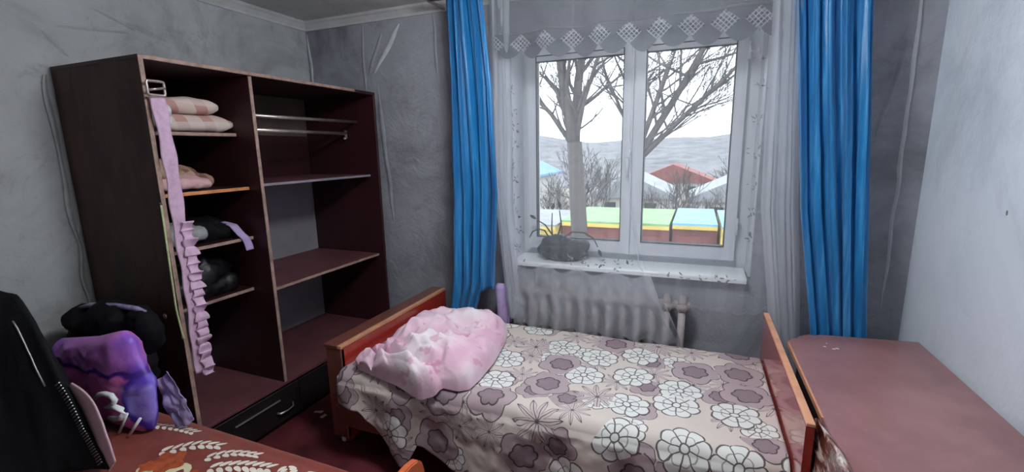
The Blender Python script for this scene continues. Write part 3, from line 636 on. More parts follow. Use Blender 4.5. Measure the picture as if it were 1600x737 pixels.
DPC = Vector((1.30, -1.04)); DOUT = [(1.225, -1.10), (1.235, -.98), (1.29, -.80), (1.36, -.55), (1.46, -.44), (1.60, -.42), (1.73, -.44), (1.77, -.56), (1.81, -.80), (1.82, -.98), (1.815, -1.08), (1.765, -1.115), (1.715, -1.07), (1.685, -1.15), (1.62, -1.175), (1.48, -1.145), (1.36, -1.13)]
def ray_out(th):
    d = Vector((math.cos(th), math.sin(th))); best = .05
    for a, b in zip(DOUT, DOUT[1:]+DOUT[:1]):
        a = Vector(a)-DPC; e = Vector(b)-Vector(DPC)-a; den = d.x*e.y-d.y*e.x
        if abs(den) < 1e-9: continue
        t = (a.x*e.y-a.y*e.x)/den; q = (a.x*d.y-a.y*d.x)/den
        if t > 0 and -1e-6 <= q <= 1+1e-6: best = max(best, t)
    return best
def duv(u, v):
    th = u*2*PI-PI; R_ = ray_out(th); r = v*R_; t = v
    x = DPC.x+r*math.cos(th); y = DPC.y+r*math.sin(th)
    wob = .22*noise.noise(Vector((x*5, y*5, 2)))+.10*noise.noise(Vector((x*13, y*13, 7)))
    ph = th+wob*sstep(.05, .3, r)
    lob = abs(math.sin(ph*3.1+.75))**.55                     # fat rolls fanning out of the bunched corner, sharp valleys between
    lob2 = abs(math.sin(ph*8.3+1.1+3*noise.noise(Vector((x*4, y*4, 9)))))**.6
    cross = 1-abs(noise.noise(Vector((x*9+y*4, y*7-x*3, 5))))*2
    body = .085+.060*sstep(.02, .25, r)+.040*math.exp(-((x-1.62)**2+(y+.56)**2)/.03)+.02*math.exp(-((x-1.42)**2+(y+.98)**2)/.02)
    h = body*(.30+.70*lob)+.034*lob2*sstep(.05, .3, r)+.026*max(0, cross)**2+.006*nz((x, y, 0), 24, 3)
    pin = 1-.35*math.exp(-(r/.035)**2)
    edge = max(0, 1-t**4)**.5
    zb = .470-.05*sstep(-1.12, -1.20, y)
    bulge = .018*math.sin(PI*min(1, max(0, (t-.8)/.2)))
    return (x+bulge*math.cos(th), y+bulge*math.sin(th), zb+h*edge*pin)
DV = grid('duvet', duv, 260, 70, M['duvet'], None)
tag(DV, 'crumpled pale pink duvet lying at the left end of the bed', 'duvet')

# ------------------------------------------------------------------ desk on the right
DK = empty('desk', (3.38, -.9, 0), 'brownish pink lacquered table along the right wall', 'table')
DP = [(3.118, -2.0), (3.112, -.415), (3.125, -.402), (3.132, -.380), (3.160, -.362), (3.172, -.335), (3.215, -.300), (3.245, -.300), (3.262, -.285), (W-.01, -.235), (W-.01, -2.0)]
dtp = prism('table_top', DP, 'z', .596, .616, M['desk'], DK, .002)
box('edge_band', 3.111, 3.119, -1.06, -.43, .597, .6165, M['bed_edge'], dtp, .001)
box('side_panel', 3.15, 3.168, -1.95, -.46, 0, .596, M['desk_dark'], DK, .002)
box('side_panel', W-.06, W-.042, -1.95, -.32, 0, .596, M['desk_dark'], DK, .002)
box('back_panel', 3.168, W-.06, -.50, -.482, .15, .596, M['desk_dark'], DK, .002)
for (x, y, r) in [(3.255, -.43, .006), (3.285, -.445, .007), (3.30, -.435, .008), (3.27, -.39, .004)]:
    lathe('paint_chip', [(r, 0), (r*.8, .0015)], (x, y, .616), M['white_cloth'], dtp, 9)
# glossy brown bag wedged between footboard and table
def bagf(u, v):
    y = lerp(-1.075, -1.62, v); top = interp([0, .15, .5, 1], [.612, .662, .69, .70], v); z = lerp(top, .02, abs(2*u-1)**1.15)
    th = .012+.022*math.sin(PI*min(1, abs(2*u-1)*.9+.0))*(.4+.6*math.sin(PI*min(1, v+.15)))
    x = 3.088+(th if u > .5 else -th)*.8+.006*nz((u*2, y, z), 9, 4)-.012*(top-z)
    return (x, y, z)
tag(grid('plastic_bag', bagf, 50, 40, M['bag'], None, solid=.002), 'glossy brown patterned plastic bag standing between footboard and table', 'bag')

# ------------------------------------------------------------------ radiator and lilac towel
RA = empty('radiator', (2.16, -.06, .12), 'grey cast iron radiator under the window sill', 'radiator')
def rsec(name):
    o = empty(name, (0, 0, 0)); return o
nsec = 13; step_ = 1.04/nsec
V = []; Fc = []
for yy in (-.145, -.085): tube_geo(V, Fc, [(0, yy, .17), (0, yy, .64)], .020, 10)
for zz in (.18, .63):
    tube_geo(V, Fc, [(0, -.165, zz), (0, -.065, zz)], [.028, .028], 10)
    tube_geo(V, Fc, [(-step_/2, -.115, zz), (step_/2, -.115, zz)], .026, 10)
for zz in (.655,): tube_geo(V, Fc, [(0, -.16, zz-.01), (0, -.13, zz+.012), (0, -.10, zz+.012), (0, -.07, zz-.01)], .022, 10)
sm = None
for k in range(nsec):
    x = 1.65+step_*(k+.5)
    if sm is None: o = mesh('section', V, Fc, M['radiator'], RA, True); sm = o.data
    else:
        o = bpy.data.objects.new('section', sm); COL.objects.link(o); o.parent = RA; o.location = -wloc(RA)
    o.location = Vector(o.location)+Vector((x, 0, 0))
tube('pipe', [(1.66, -.115, .63), (1.59, -.115, .63), (1.57, -.11, .60), (1.57, -.06, .0)], .013, M['radiator'], RA)
for x in (1.85, 2.45): box('wall_bracket', x-.012, x+.012, -.06, -.003, .59, .61, M['radiator'], RA, .002)
def tow(u, v):
    s = v*.52; x = 1.548+.085*u+.004*math.sin(v*12)
    if s < .24: return (x, -.178-.008*math.sin(u*7), .405+s)
    if s < .28:
        a = (s-.24)/.04*PI; return (x, -.153-.028*math.cos(a), .645+.018*math.sin(a))
    return (x, -.128+.003*math.sin(u*7), .645-(s-.28))
tag(grid('lilac_towel', tow, 14, 50, M['lilac_cloth'], None, solid=.006), 'small lilac towel hanging over the radiator pipe', 'towel')

# ------------------------------------------------------------------ curtains
RODZ = 2.372
rod = empty('curtain_rod', (2.3, -.18, RODZ), 'long thin curtain rod above the window', 'curtain rod')
tube('rod', [(1.15, -.185, RODZ), (3.6, -.185, RODZ)], .009, M['chrome'], rod)
tube('rod', [(1.15, -.23, RODZ), (3.6, -.23, RODZ)], .009, M['chrome'], rod)
for x in (1.16, 2.3, 3.58): box('rod_bracket', x-.01, x+.01, -.245, 0, RODZ-.006, RODZ+.006, M['chrome'], rod, .001)
def blue(name, xl, xr, ztop, zbot, nf, ph, label, amp=.028, ybase=-.235, bot=None):
    def fn(u, v):
        z = lerp(ztop, zbot(u), v); a = xl(z); b = xr(z)
        uu = u+.012*math.sin(v*5+u*9)
        x = lerp(a, b, uu)+.006*math.sin(2*PI*nf*2*u+v*3)
        k = amp*(.75+.25*math.sin(v*2.5+ph))
        y = ybase+k*math.sin(2*PI*nf*u+ph+.8*math.sin(v*2.2+u*3))+.35*k*math.sin(2*PI*nf*2.3*u+1+v*2)+.01*nz((x*3, z*1.1, 0), 2.5, ph)
        return (x, y, z)
    return tag(grid(name, fn, 130, 70, M['satin'], None, solid=.002), label, 'curtain')
blue('blue_curtain', lambda z: interp([.40, .55, .7, 1.2, 2.36], [1.235, 1.25, 1.27, 1.29, 1.295], z), lambda z: interp([.40, .5, .66, 1.24, 1.9, 2.36], [1.47, 1.50, 1.56, 1.60, 1.575, 1.525], z), RODZ,
     lambda u: interp([0, .1, .35, .6, .72, .74, 1], [.44, .40, .43, .44, .47, .63, .66], u), 5, .4, 'shiny blue satin curtain at the left of the window')
blue('blue_curtain', lambda z: interp([.3, .6, 1.2, 2.1, 2.36], [3.24, 3.24, 3.14, 3.04, 3.03], z), lambda z: interp([.3, .6, 1.2, 2.1, 2.36], [3.47, 3.46, 3.41, 3.33, 3.31], z), RODZ,
     lambda u: .30+.02*math.sin(u*20), 5, 2.1, 'shiny blue satin curtain at the right of the window')
def tulle_y(x, z, ph):
    return -.182+.014*math.sin(2*PI*x/.115+ph+.7*math.sin(z*2+x*2))+.008*math.sin(2*PI*x/.047+z)
# left sheer panel, gathered at the left, sweeping over the radiator at the right
def t_left(u, v):
    z = lerp(RODZ, .43, v); xr = interp([.40, .55, .85, 1.2, 1.7, 2.4], [2.66, 2.62, 2.42, 2.36, 2.34, 2.36], z); xl = interp([.4, .7, 2.4], [1.66, 1.61, 1.57], z)
    uu = u**.9
    x = lerp(xl, xr, uu); low = sstep(.75, .45, z)
    y = tulle_y(x, z, .3)-low*.02+.020*low*math.sin(2*PI*x/.09+2*math.sin(z*8))
    if z < .5: z = z+.018*math.sin(x*40)*sstep(.5, .43, z)
    return (x, y, z)
TL = tag(grid('sheer_curtain', t_left, 150, 80, M['tulle'], None, lambda u, v: (u*1.4, v*2)), 'white sheer curtain with small leaf sprigs over the left window half and radiator', 'curtain')
def t_right(u, v):
    hem = interp([0, .35, .7, .88, 1], [.66, .645, .64, .70, .78], u)
    z = lerp(RODZ, hem, v); x = lerp(interp([.6, 1.2, 2.4], [2.50, 2.36, 2.34], z), interp([.6, 1.2, 2.4], [3.14, 3.10, 3.07], z), u**.8)
    k = 1+1.6*sstep(2.8, 2.98, x)
    y = -.182+k*.013*math.sin(2*PI*x/.085+1.9+.5*math.sin(z*2.4))+.008*math.sin(2*PI*x/.04+z*1.3)
    return (x, y, z)
TR = tag(grid('sheer_curtain', t_right, 150, 70, M['tulle'], None, lambda u, v: (u*1.4+3, v*2)), 'white sheer curtain over the right window half, its hem lifted above the bed', 'curtain')
def hemstrip(name, fn, e, parent, r_=.0016):
    V = []; Fc = []; tube_geo(V, Fc, [fn(*e(i/120)) for i in range(121)], r_, 5); return mesh(name, V, Fc, M['tulle'], parent, True)
hemstrip('hem', t_right, lambda t: (t, 1), TR); hemstrip('hem', t_left, lambda t: (1, .45+.55*t), TL, .004); hemstrip('hem', t_left, lambda t: (t, 1), TL)
# gathered edges of the sheers by the blue curtains: deep folds, several layers of net one behind another
def t_edge(u, v):
    z = lerp(RODZ, .36, v); x = lerp(interp([.4, 1.2, 2.4], [3.09, 2.99, 2.96], z), interp([.4, 1.2, 2.4], [3.21, 3.13, 3.06], z), u)
    return (x+.012*math.sin(u*44+2*z), -.215+.026*math.sin(u*31+z)+.010*math.sin(z*6+u*5), z)
tag(grid('sheer_curtain', t_edge, 110, 60, M['tulle_gathered'], None, lambda u, v: (u*.6+6, v*2)), 'narrow gathered sheer curtain edge beside the right blue curtain', 'curtain')
def t_edge2(u, v):
    z = lerp(RODZ, .47, v); x = lerp(interp([.4, 1.2, 2.4], [1.66, 1.57, 1.56], z), interp([.4, 1.2, 2.4], [1.72, 1.67, 1.68], z), u)
    return (x+.012*math.sin(u*44+2*z), -.205+.020*math.sin(u*31+z)+.008*math.sin(z*6+u*5), z)
tag(grid('sheer_curtain', t_edge2, 110, 60, M['tulle_gathered'], None, lambda u, v: (u*.6+8, v*2)), 'narrow gathered sheer curtain edge beside the left blue curtain', 'curtain')
def t_low(u, v):
    z = lerp(.80, .445, v); x = lerp(1.69, 2.64-.16*(1-v), u)
    return (x, -.20-.03*v+.022*math.sin(x*42+3*math.sin(z*9))*(.3+v)+.012*nz((x*2, z*2, 0), 6, 3), z+.015*math.sin(x*31)*(1-v))
tag(grid('sheer_curtain', t_low, 160, 30, M['tulle_gathered'], None, lambda u, v: (u*1.2+11, v*.6)), 'bunched sheer curtain folds gathered over the radiator', 'curtain')
# embroidered sprigs on the sheers
def sprigs(name, fn, spots, parent):
    V = []; Fc = []; rr = random.Random(3)
    for (su, sv) in spots:
        p0 = Vector(fn(su, sv)); du = (Vector(fn(min(1, su+.01), sv))-p0); du.y = 0; du = Vector((1, 0, 0))
        for k in range(7):
            a = rr.uniform(0, 2*PI); d = rr.uniform(.008, .034); cx, cz = d*math.cos(a), d*math.sin(a)*1.1; la = a+rr.uniform(-.8, .8); ll = rr.uniform(.006, .012); lw = ll*.34
            b = len(V); yy = None
            for q in range(8):
                t = 2*PI*q/8; ex, ez = ll*math.cos(t), lw*math.sin(t)
                X = cx+ex*math.cos(la)-ez*math.sin(la); Z = cz+ex*math.sin(la)+ez*math.cos(la)
                V.append((p0.x+X, p0.y-.016, p0.z+Z))
            Fc.append(tuple(range(b, b+8)))
    o = mesh(name, V, Fc, M['grey_sprig'], parent); o['kind'] = 'stuff'
    return o
M['grey_sprig'] = mat('sprig_thread', '#8a8d94', .8, .1, 20, 0)
rr = random.Random(5)
sprigs('sprig_embroidery', t_left, [(.09+.03*rr.random(), .28+.052*k) for k in range(12)]+[(.03+.02*rr.random(), .40+.09*k) for k in range(5)]+[(.5+.11*k, .772+.012*rr.random()) for k in range(5)], TL)
sprigs('sprig_embroidery', t_right, [(.12+.11*k, .90+.012*rr.random()) for k in range(5)]+[(.73+.02*rr.random(), .10+.085*k) for k in range(9)], TR)
# scalloped lace valance
def sc_edge(x):
    t = ((x-1.60)/.146) % 1.0; return 2.045-.062*math.sin(PI*t)**.7-.012*math.sin(x*3.1)
def val(u, v):
    x = lerp(1.60, 2.985, u); zb = sc_edge(x)+.01*nz((x, 0, 0), 3, 1); z = lerp(RODZ, zb, v)
    y = -.212+.012*math.sin(2*PI*x/.146*.5+1)+.012*math.sin(2*PI*x/.33+z*3)-.012*v
    return (x, y, z)
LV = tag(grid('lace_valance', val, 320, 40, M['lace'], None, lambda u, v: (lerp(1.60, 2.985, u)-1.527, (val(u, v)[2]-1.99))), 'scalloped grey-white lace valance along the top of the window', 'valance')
hemstrip('lace_edging', val, lambda t: (t, 1), LV)
hemstrip('lace_band', lambda u, v: (lerp(1.60, 2.985, u), val(u, .85)[1]-.004, 2.122+.008*math.sin(u*9)), lambda t: (t, 1), LV)

# ------------------------------------------------------------------ plant on the sill
PT = empty('potted_plant', (1.93, .055, .797), 'withered plant with bare stems in a dark wrapped pot on the sill', 'plant')
po_ = softmass('wrapped_pot', [('e', (1.91, .055, .86), (.155, .075, .065)), ('e', (1.88, .055, .90), (.10, .06, .055)), ('c', (2.0, .055, .90), (2.06, .055, .905), .03)], M['soil'], PT, .008, [lambda p: .012*ridge(p, 14, 2), lambda p: .005*nz(p, 40, 1)], 3)
for p_ in [[(1.85, .05, .93), (1.845, .045, 1.0), (1.85, .04, 1.10)], [(1.83, .05, .93), (1.80, .04, .985), (1.76, .03, .995), (1.72, .03, .975), (1.70, .03, .935)], [(1.92, .05, .94), (1.98, .04, .985), (2.06, .03, .985), (2.12, .03, .95), (2.145, .03, .90)], [(1.88, .05, .94), (1.91, .04, 1.03), (1.90, .03, 1.12)], [(1.86, .05, .94), (1.80, .05, 1.02), (1.745, .05, 1.05)]]:
    tube('stem', p_, [.005]*(len(p_)-1)+[.003], M['dead_plant'], PT, 6)
for c_, a_ in [((2.148, .03, .885), -1.1), ((1.852, .038, 1.12), 1.3), ((1.74, .05, 1.055), 2.6), ((1.90, .03, 1.13), 1.6)]:
    V = []; L_ = .05
    for i in range(7):
        t = i/6; wv = .011*math.sin(PI*t)**.8
        for s_ in (-1, 0, 1):
            X = t*L_*math.cos(a_)-s_*wv*math.sin(a_); Z = t*L_*math.sin(a_)+s_*wv*math.cos(a_); V.append((c_[0]+X, c_[1]+.003*abs(s_)-.01*t*t, c_[2]+Z))
    mesh('leaf', V, [(i*3+q, i*3+q+1, i*3+q+4, i*3+q+3) for i in range(6) for q in range(2)], M['dead_plant'], PT, True)

# ------------------------------------------------------------------ second bed in the foreground
B2 = empty('bed', (1.0, -2.2, 0), 'second bed in the foreground with an orange wooden end board', 'bed')
eb = prism('end_board', [(-2.68, .06), (-1.63, .06), (-1.615, .10), (-1.612, .50), (-1.622, .535), (-1.645, .555), (-1.68, .562), (-2.63, .562), (-2.68, .53)], 'x', 1.905, 1.932, M['bed_orange'], B2, .004)
box('end_board', .02, .045, -2.68, -1.63, .06, .62, M['bed_brown'], B2, .004)
box('mattress', .05, 1.895, -2.62, -1.70, .24, .468, M['white_cloth'], B2, .05, 3)
for y0 in (-1.69, -2.63): box('side_rail', .045, 1.905, y0-.011, y0+.011, .16, .28, M['bed_orange'], B2, .003)
for x in (.033, 1.918):
    for y0 in (-1.68, -2.6): box('leg', x-.014, x+.014, y0-.03, y0+.03, 0, .06, M['bed_orange'], B2, .002)
def bl_h(x, y):
    e = max(0, (-1.76+.02-y)) if False else 0
    edge = sstep(-1.685, -1.80, y); endx = sstep(1.885, 1.78, x)
    return .478+.018*nz((x, y, 0), 3.2, 6)*edge+.022*edge*endx-.004
def bl(u, v):
    x = lerp(.06, 1.885, u); s = v*1.30
    yb = -1.672
    if s < .22: return (x, yb-.006*math.sin(x*15)+.01*s, .25+s*.93)
    if s < .22+.08:
        a = (s-.22)/.08*PI/2; return (x, yb-.05+.05*math.cos(a), lerp(.455, bl_h(x, -1.72), math.sin(a)))
    y = -1.722-(s-.30); y = max(y, -2.66)
    return (x, y, bl_h(x, y))
BL = tag(grid('blanket', bl, 130, 110, M['blanket'], None, solid=.006), 'red-brown blanket with white leaf sprays and a cream rose patch on the foreground bed', 'blanket')
def decal(name, poly, mt, lift=.0045):
    V = [(x, y, bl_h(x, y)+lift) for x, y in poly]; c = (sum(p[0] for p in poly)/len(poly), sum(p[1] for p in poly)/len(poly))
    V.append((c[0], c[1], bl_h(*c)+lift+.0005)); n = len(poly)
    return mesh(name, V, [(i, (i+1) % n, n) for i in range(n)], mt, BL)
def leafpoly(cx, cy, a, L_, w_):
    P_ = []
    for k in range(12):
        t = 2*PI*k/12; X = L_*math.cos(t); Y = w_*math.sin(t)*(1-.3*math.cos(t)); P_.append((cx+X*math.cos(a)-Y*math.sin(a), cy+X*math.sin(a)+Y*math.cos(a)))
    return P_
def spray(p0, p1, n, L_=.02, w_=.0085, sp=.017):
    """leaf spray: pairs of leaves along a stem, one printed figure"""
    V = []; Fc = []
    d = Vector((p1[0]-p0[0], p1[1]-p0[1])); a = math.atan2(d.y, d.x); nx, ny = -math.sin(a), math.cos(a)
    for k in range(n):
        t = (k+.5)/n; bx, by = p0[0]+d.x*t, p0[1]+d.y*t+.012*math.sin(t*PI)
        for s_ in (-1, 1):
            cx, cy = bx+nx*sp*s_, by+ny*sp*s_; P_ = leafpoly(cx, cy, a+s_*.65, L_, w_); b = len(V)
            V += [(x, y, bl_h(x, y)+.0045) for x, y in P_]; Fc.append(tuple(range(b, b+12)))
    return mesh('leaf_spray', V, Fc, M['bl_white'], BL)
spray((.82, -1.775), (1.02, -1.735), 8, .016, .007, .013)
spray((1.02, -1.86), (1.20, -1.76), 7, .018, .008, .014)
spray((1.21, -1.83), (1.36, -1.745), 7, .016, .008, .013)
spray((1.28, -1.865), (1.47, -1.785), 8, .019, .008, .016)
spray((1.50, -1.76), (1.60, -1.86), 6, .019, .008, .016)
spray((1.58, -1.76), (1.75, -1.80), 6, .019, .008, .015)
spray((1.10, -2.05), (1.32, -2.0), 7); spray((1.5, -2.1), (1.7, -2.0), 7)
def bloby(cx, cy, r, k, seed, sq=.8): return [(cx+r*math.cos(t)*(1+.18*math.sin(k*t+seed)), cy+sq*r*math.sin(t)*(1+.18*math.sin(k*t+seed))) for t in [2*PI*i/40 for i in range(40)]]
decal('cream_patch', bloby(1.17, -1.955, .125, 5, .4, .62), M['bl_cream'], .004)
for cx, cy, r, k, s_ in [(1.10, -1.885, .060, 5, 1), (1.12, -1.875, .03, 5, 2), (1.255, -1.91, .035, 4, 0), (1.06, -1.92, .03, 5, 3)]: decal('rose', bloby(cx, cy, r, k, s_), M['bl_orange'], .0055+.0008*(r < .04))
V = []; Fc = []; tube_geo(V, Fc, [(1.20+.01*math.sin(t*3), -1.92-.10*t, bl_h(1.2, -1.92-.1*t)+.006) for t in [i/8 for i in range(9)]], .002, 5); mesh('printed_stem', V, Fc, M['dead_plant'], BL)

# ------------------------------------------------------------------ jacket, purple package, black bag on the foreground bed
JK = empty('jacket', (.75, -2.05, .5), 'black jacket with an open zip and pink lining heaped on the foreground bed', 'jacket')
JX = [-.1, .28, .56, .68, .765, .865, .94, 1.03, 1.10]; JZ = [.95, 1.06, 1.085, 1.08, 1.0, .82, .685, .55, .49]
def jf(u, v):
    x = lerp(.10, 1.03, u); top = interp(JX, JZ, x); x0_ = x
    # v: back foot .. ridge .. front foot
    if v < .25: t = v/.25; y = lerp(-1.905, -2.0, t); k = sstep(0, 1, t)**.5
    else: t = (v-.25)/.75; y = lerp(-2.0, -2.46-.1*(1-u), t); k = (1-t)**.55 if t < 1 else 0
    if v >= .25: x = .10+(x-.10)*(1-.48*t**.6)
    else: x = .10+(x-.10)*(1-.22*(1-t))
    fold = .022*ridge((x, y*.8+k*.4, k), 5, 3)+.010*nz((x, y, k*.5), 12, 2)
    z = .492+(top-.492)*k
    return (x+fold*.6*k, y-fold*k*.7, max(.49, z+fold*.25*sstep(0, .3, k)-.012*k))
grid('body', jf, 100, 110, M['black_jacket'], JK, solid=.008)
zp = [tuple(Vector(jf(u, .252))+Vector((.009, -.004, .010))) for u in np.linspace(.83, .99, 60)]
zq = tube('zip_tape', zp, .006, M['black_cloth'], JK, 6)
V = []; Fc = []
for i in range(0, 60, 2):
    x, y, z = zp[i]; tube_geo(V, Fc, [(x-.008, y-.010, z-.006), (x+.010, y-.007, z+.007)], .0022, 5)
zt = mesh('zip_teeth', V, Fc, M['zip'], zq)
def lin(u, v):
    q = jf(lerp(.835, .998, u), .245); ext = .075*math.sin(PI*min(1, u*.8+.05))**.8*v
    return (q[0]+ext*.85-.015*(1-v), q[1]+.008+.006*math.sin(u*6), max(.497, q[2]+ext*.7-.02*(1-v)))
grid('lining', lin, 40, 10, M['lining'], JK, solid=.005)
tube('seam_piping', [tuple(Vector(jf(u, .28))+Vector((.002, -.003, .004))) for u in np.linspace(.70, .83, 14)], .0028, M['zip'], JK, 6)
tube('sleeve_fold', [(.62, -2.13, .93), (.72, -2.17, .90), (.80, -2.20, .86), (.86, -2.22, .80)], [.03, .045, .045, .02], M['black_jacket'], JK, 14)

PK = empty('purple_package', (.6, -1.80, .5), 'shiny purple and pink printed package beside the wardrobe', 'package')
POUT = [(.30, .50), (.305, .72), (.36, .79), (.50, .815), (.64, .84), (.80, .885), (.845, .86), (.86, .80), (.915, .70), (.90, .58), (.87, .50), (.60, .497)]
def pil(u, v):
    th = u*2*PI; d = Vector((math.cos(th), math.sin(th))); c = Vector((.60, .66)); R_ = .05
    for a, b in zip(POUT, POUT[1:]+POUT[:1]):
        a = Vector(a)-c; e = Vector(b)-c-a; den = d.x*e.y-d.y*e.x
        if abs(den) > 1e-9:
            t = (a.x*e.y-a.y*e.x)/den; q = (a.x*d.y-a.y*d.x)/den
            if t > 0 and -1e-6 <= q <= 1+1e-6: R_ = max(R_, t)
    sd = -1 if v < .5 else 1; t = 1-abs(2*v-1) if v < .5 else 1-abs(2*v-1); t = (2*v if v < .5 else 2-2*v); r = t*R_
    x = c.x+d.x*r; z = c.y+d.y*r; th_ = .055*max(0, 1-t**3)**.6
    th_ += (.018*ridge((x*1.6, z, 1), 6, 2)+.010*ridge((x, z*1.8, 4), 12, 5))*(1-t**6)
    return (x, -1.795+sd*max(.002, th_), max(.496, z))
grid('cushion', pil, 120, 80, M['purple'], PK)
V = []; Fc = []
SQ = [(.69, .641), (.722, .663), (.757, .673), (.80, .674), (.815, .660), (.797, .640), (.75, .620), (.80, .632), (.845, .630), (.85, .612), (.83, .594), (.795, .583), (.757, .58)]
tube_geo(V, Fc, [(x+.02, -1.872, z) for x, z in SQ], [.006]+[.0095]*11+[.006], 8)
mk = mesh('printed_squiggle', V, Fc, M['sill'], PK, True)
for p_ in [[(.80, -1.862, .52), (.85, -1.852, .60)], [(.84, -1.855, .51), (.89, -1.835, .58)]]:
    tube('printed_stripe', p_, .005, M['sill'], PK, 6)
def film(u, v):
    x = lerp(.85, .945, v)+.05*(u-.5); z = lerp(.68, .495, v)
    return (x+.012*ridge((u, v, 1), 4, 1), -1.735+.03*(u-.5)+.014*ridge((u*1.3, v, 3), 3, 2), max(.497, z+.05*(u-.5)))
grid('clear_wrapper', film, 14, 30, M['film'], PK, solid=.002)
BB = softmass('black_bag', [('e', (.30, -1.655, .80), (.14, .06, .05), .0), ('e', (.45, -1.65, .83), (.15, .06, .055)), ('e', (.61, -1.64, .80), (.06, .05, .09)), ('c', (.24, -1.66, .74), (.30, -1.66, .60), .05), ('e', (.42, -1.655, .66), (.22, .06, .16))], M['black_cloth'], None, .01, [lambda p: .024*ridge(p, 8, 9), lambda p: .009*ridge(p, 22, 2)], 2)
tag(BB, 'crumpled black bag behind the purple package', 'bag')
tube('bag_rim', [(.22, -1.67, .855), (.34, -1.67, .885), (.50, -1.66, .90), (.62, -1.65, .895), (.66, -1.64, .885)], [.006, .012, .010, .012, .005], M['film'], BB, 8)

# ------------------------------------------------------------------ scraps on the floor
for i, (x, y, L_, a_, lb) in enumerate([(.70, -.88, .05, .4, 'small crumpled paper scrap on the floor beside the wardrobe plinth'), (.76, -.905, .035, 1.5, 'tiny paper scrap on the floor nearer the bed leg')]):
    V = []
    for j in range(7):
        for k in range(5): V.append((x+(j/6-.5)*L_*math.cos(a_)-(k/4-.5)*.022*math.sin(a_), y+(j/6-.5)*L_*math.sin(a_)+(k/4-.5)*.022*math.cos(a_), .003+.010*abs(noise.noise(Vector((j*.6, k*.7, i*5.0))))))
    tag(mesh('paper_scrap', V, [(j*5+k, j*5+k+1, j*5+k+6, j*5+k+5) for j in range(6) for k in range(4)], M['pink_cloth'], None, True), lb, 'scrap')

# ------------------------------------------------------------------ unseen fill lamp, added to brighten the room
LP = empty('ceiling_lamp', (2.25, -1.35, H), 'round white glass ceiling lamp in the middle of the ceiling', 'lamp')
lathe('lamp_base', [(.07, -.03), (.075, -.02), (.075, 0)], (2.25, -1.35, H), M['sill'], LP)
lathe('lamp_globe', [(.04, -.23), (.11, -.22), (.17, -.18), (.19, -.13), (.17, -.08), (.08, -.035)], (2.25, -1.35, H), M['lamp_glass'], LP)

# ------------------------------------------------------------------ outside
GZ = -3.7
tag(boxes('ground', [(-90, 90, .6, 200, GZ-.5, GZ)], M['ground']), kind='structure')
def hills():
    V = []; nx, ny = 90, 14
    for j in range(ny+1):
        for i in range(nx+1):
            x = lerp(-150, 110, i/nx); y = lerp(55, 190, j/ny)
            crest = 3.6+1.6*sstep(-40, 20, x)+.9*nz((x, 0, 0), .05, 1)+3.5*math.exp(-((x+62)/16)**2)
            t = j/ny; z = lerp(GZ, crest, sstep(0, .9, t))+.5*nz((x, y, 0), .12, 2)*t
            V.append((x, y, z))
    return mesh('hills', V, [(j*(nx+1)+i, j*(nx+1)+i+1, (j+1)*(nx+1)+i+1, (j+1)*(nx+1)+i) for j in range(ny) for i in range(nx)], M['hill'], None, True)
tag(hills(), kind='structure')
def garage(x0, x1, y, wm, rm, zr, label, ndoor, dm=None):
    g = empty('garage', ((x0+x1)/2, y+2, GZ), label, 'building', 'low outbuildings beyond the trees')
    boxes('wall', [(x0, x1, y, y+4, GZ, zr-.45)], wm, g)
    prism('roof', [(y-.25, zr-.46), (y-.25, zr-.38), (y+4.2, zr-.43), (y+4.2, zr-.51)], 'x', x0, x1, rm, g)
    boxes('fascia', [(x0, x1, y-.28, y-.25, zr-.58, zr-.46)], M['yellow_wall'], g)
    dw = (x1-x0)/max(1, ndoor)
    for k in range(ndoor):
        d = boxes('door', [(x0+dw*k+.25, x0+dw*(k+1)-.25, y-.05, y, GZ, zr-.85)], dm or wm, g)
    return g
garage(-6.5, -2.0, 13.2, M['yellow_wall'], M['house_grey'], -.85, 'pale yellow outbuilding with a grey roof seen at the left of the window', 1)
garage(-1.9, 1.9, 13.6, M['garage_wall'], M['garage_roof_green'], -.72, 'red-brown garage with a green roof seen in the left pane', 2)
garage(2.0, 3.4, 13.6, M['garage_wall'], M['garage_roof_blue'], -.66, 'red-brown garage with a pale blue roof seen in the right pane', 1)
garage(3.5, 6.2, 13.0, M['yellow_wall'], M['garage_roof_blue'], -.62, 'yellow outbuilding with a pale blue roof seen at the right pane edge', 1)
def house(x, y, wd, dp, zt, rm, wm, label):
    h = empty('house', (x, y, GZ), label, 'house', 'far houses'); ez = zt-1.6
    boxes('wall', [(x-wd/2, x+wd/2, y, y+dp, GZ, ez)], wm, h)
    prism('roof', [(x-wd/2-.4, ez), (x, zt), (x+wd/2+.4, ez), (x+wd/2+.4, ez-.15), (x-wd/2-.4, ez-.15)], 'y', y-.3, y+dp+.3, rm, h)
    for k in (-.25, .25): boxes('window', [(x+wd*k-.4, x+wd*k+.4, y-.03, y, ez-1.5, ez-.5)], M['glass_dark'], h)
house(-11.5, 28, 6, 7, 1.2, M['house_blue'], M['house_wall'], 'house with a blue gable roof far behind the left trees')
house(-2, 33, 6, 7, -.6, M['house_grey'], M['house_wall'], 'pale house with a grey roof between the tree trunks')
house(5.5, 30, 6, 6, -.4, M['house_grey'], M['house_wall'], 'pale house with a grey roof far off in the right pane')
house(0.5, 44, 7, 6, -.2, M['garage_wall'], M['house_wall'], 'far house with a red-brown roof below the hill')
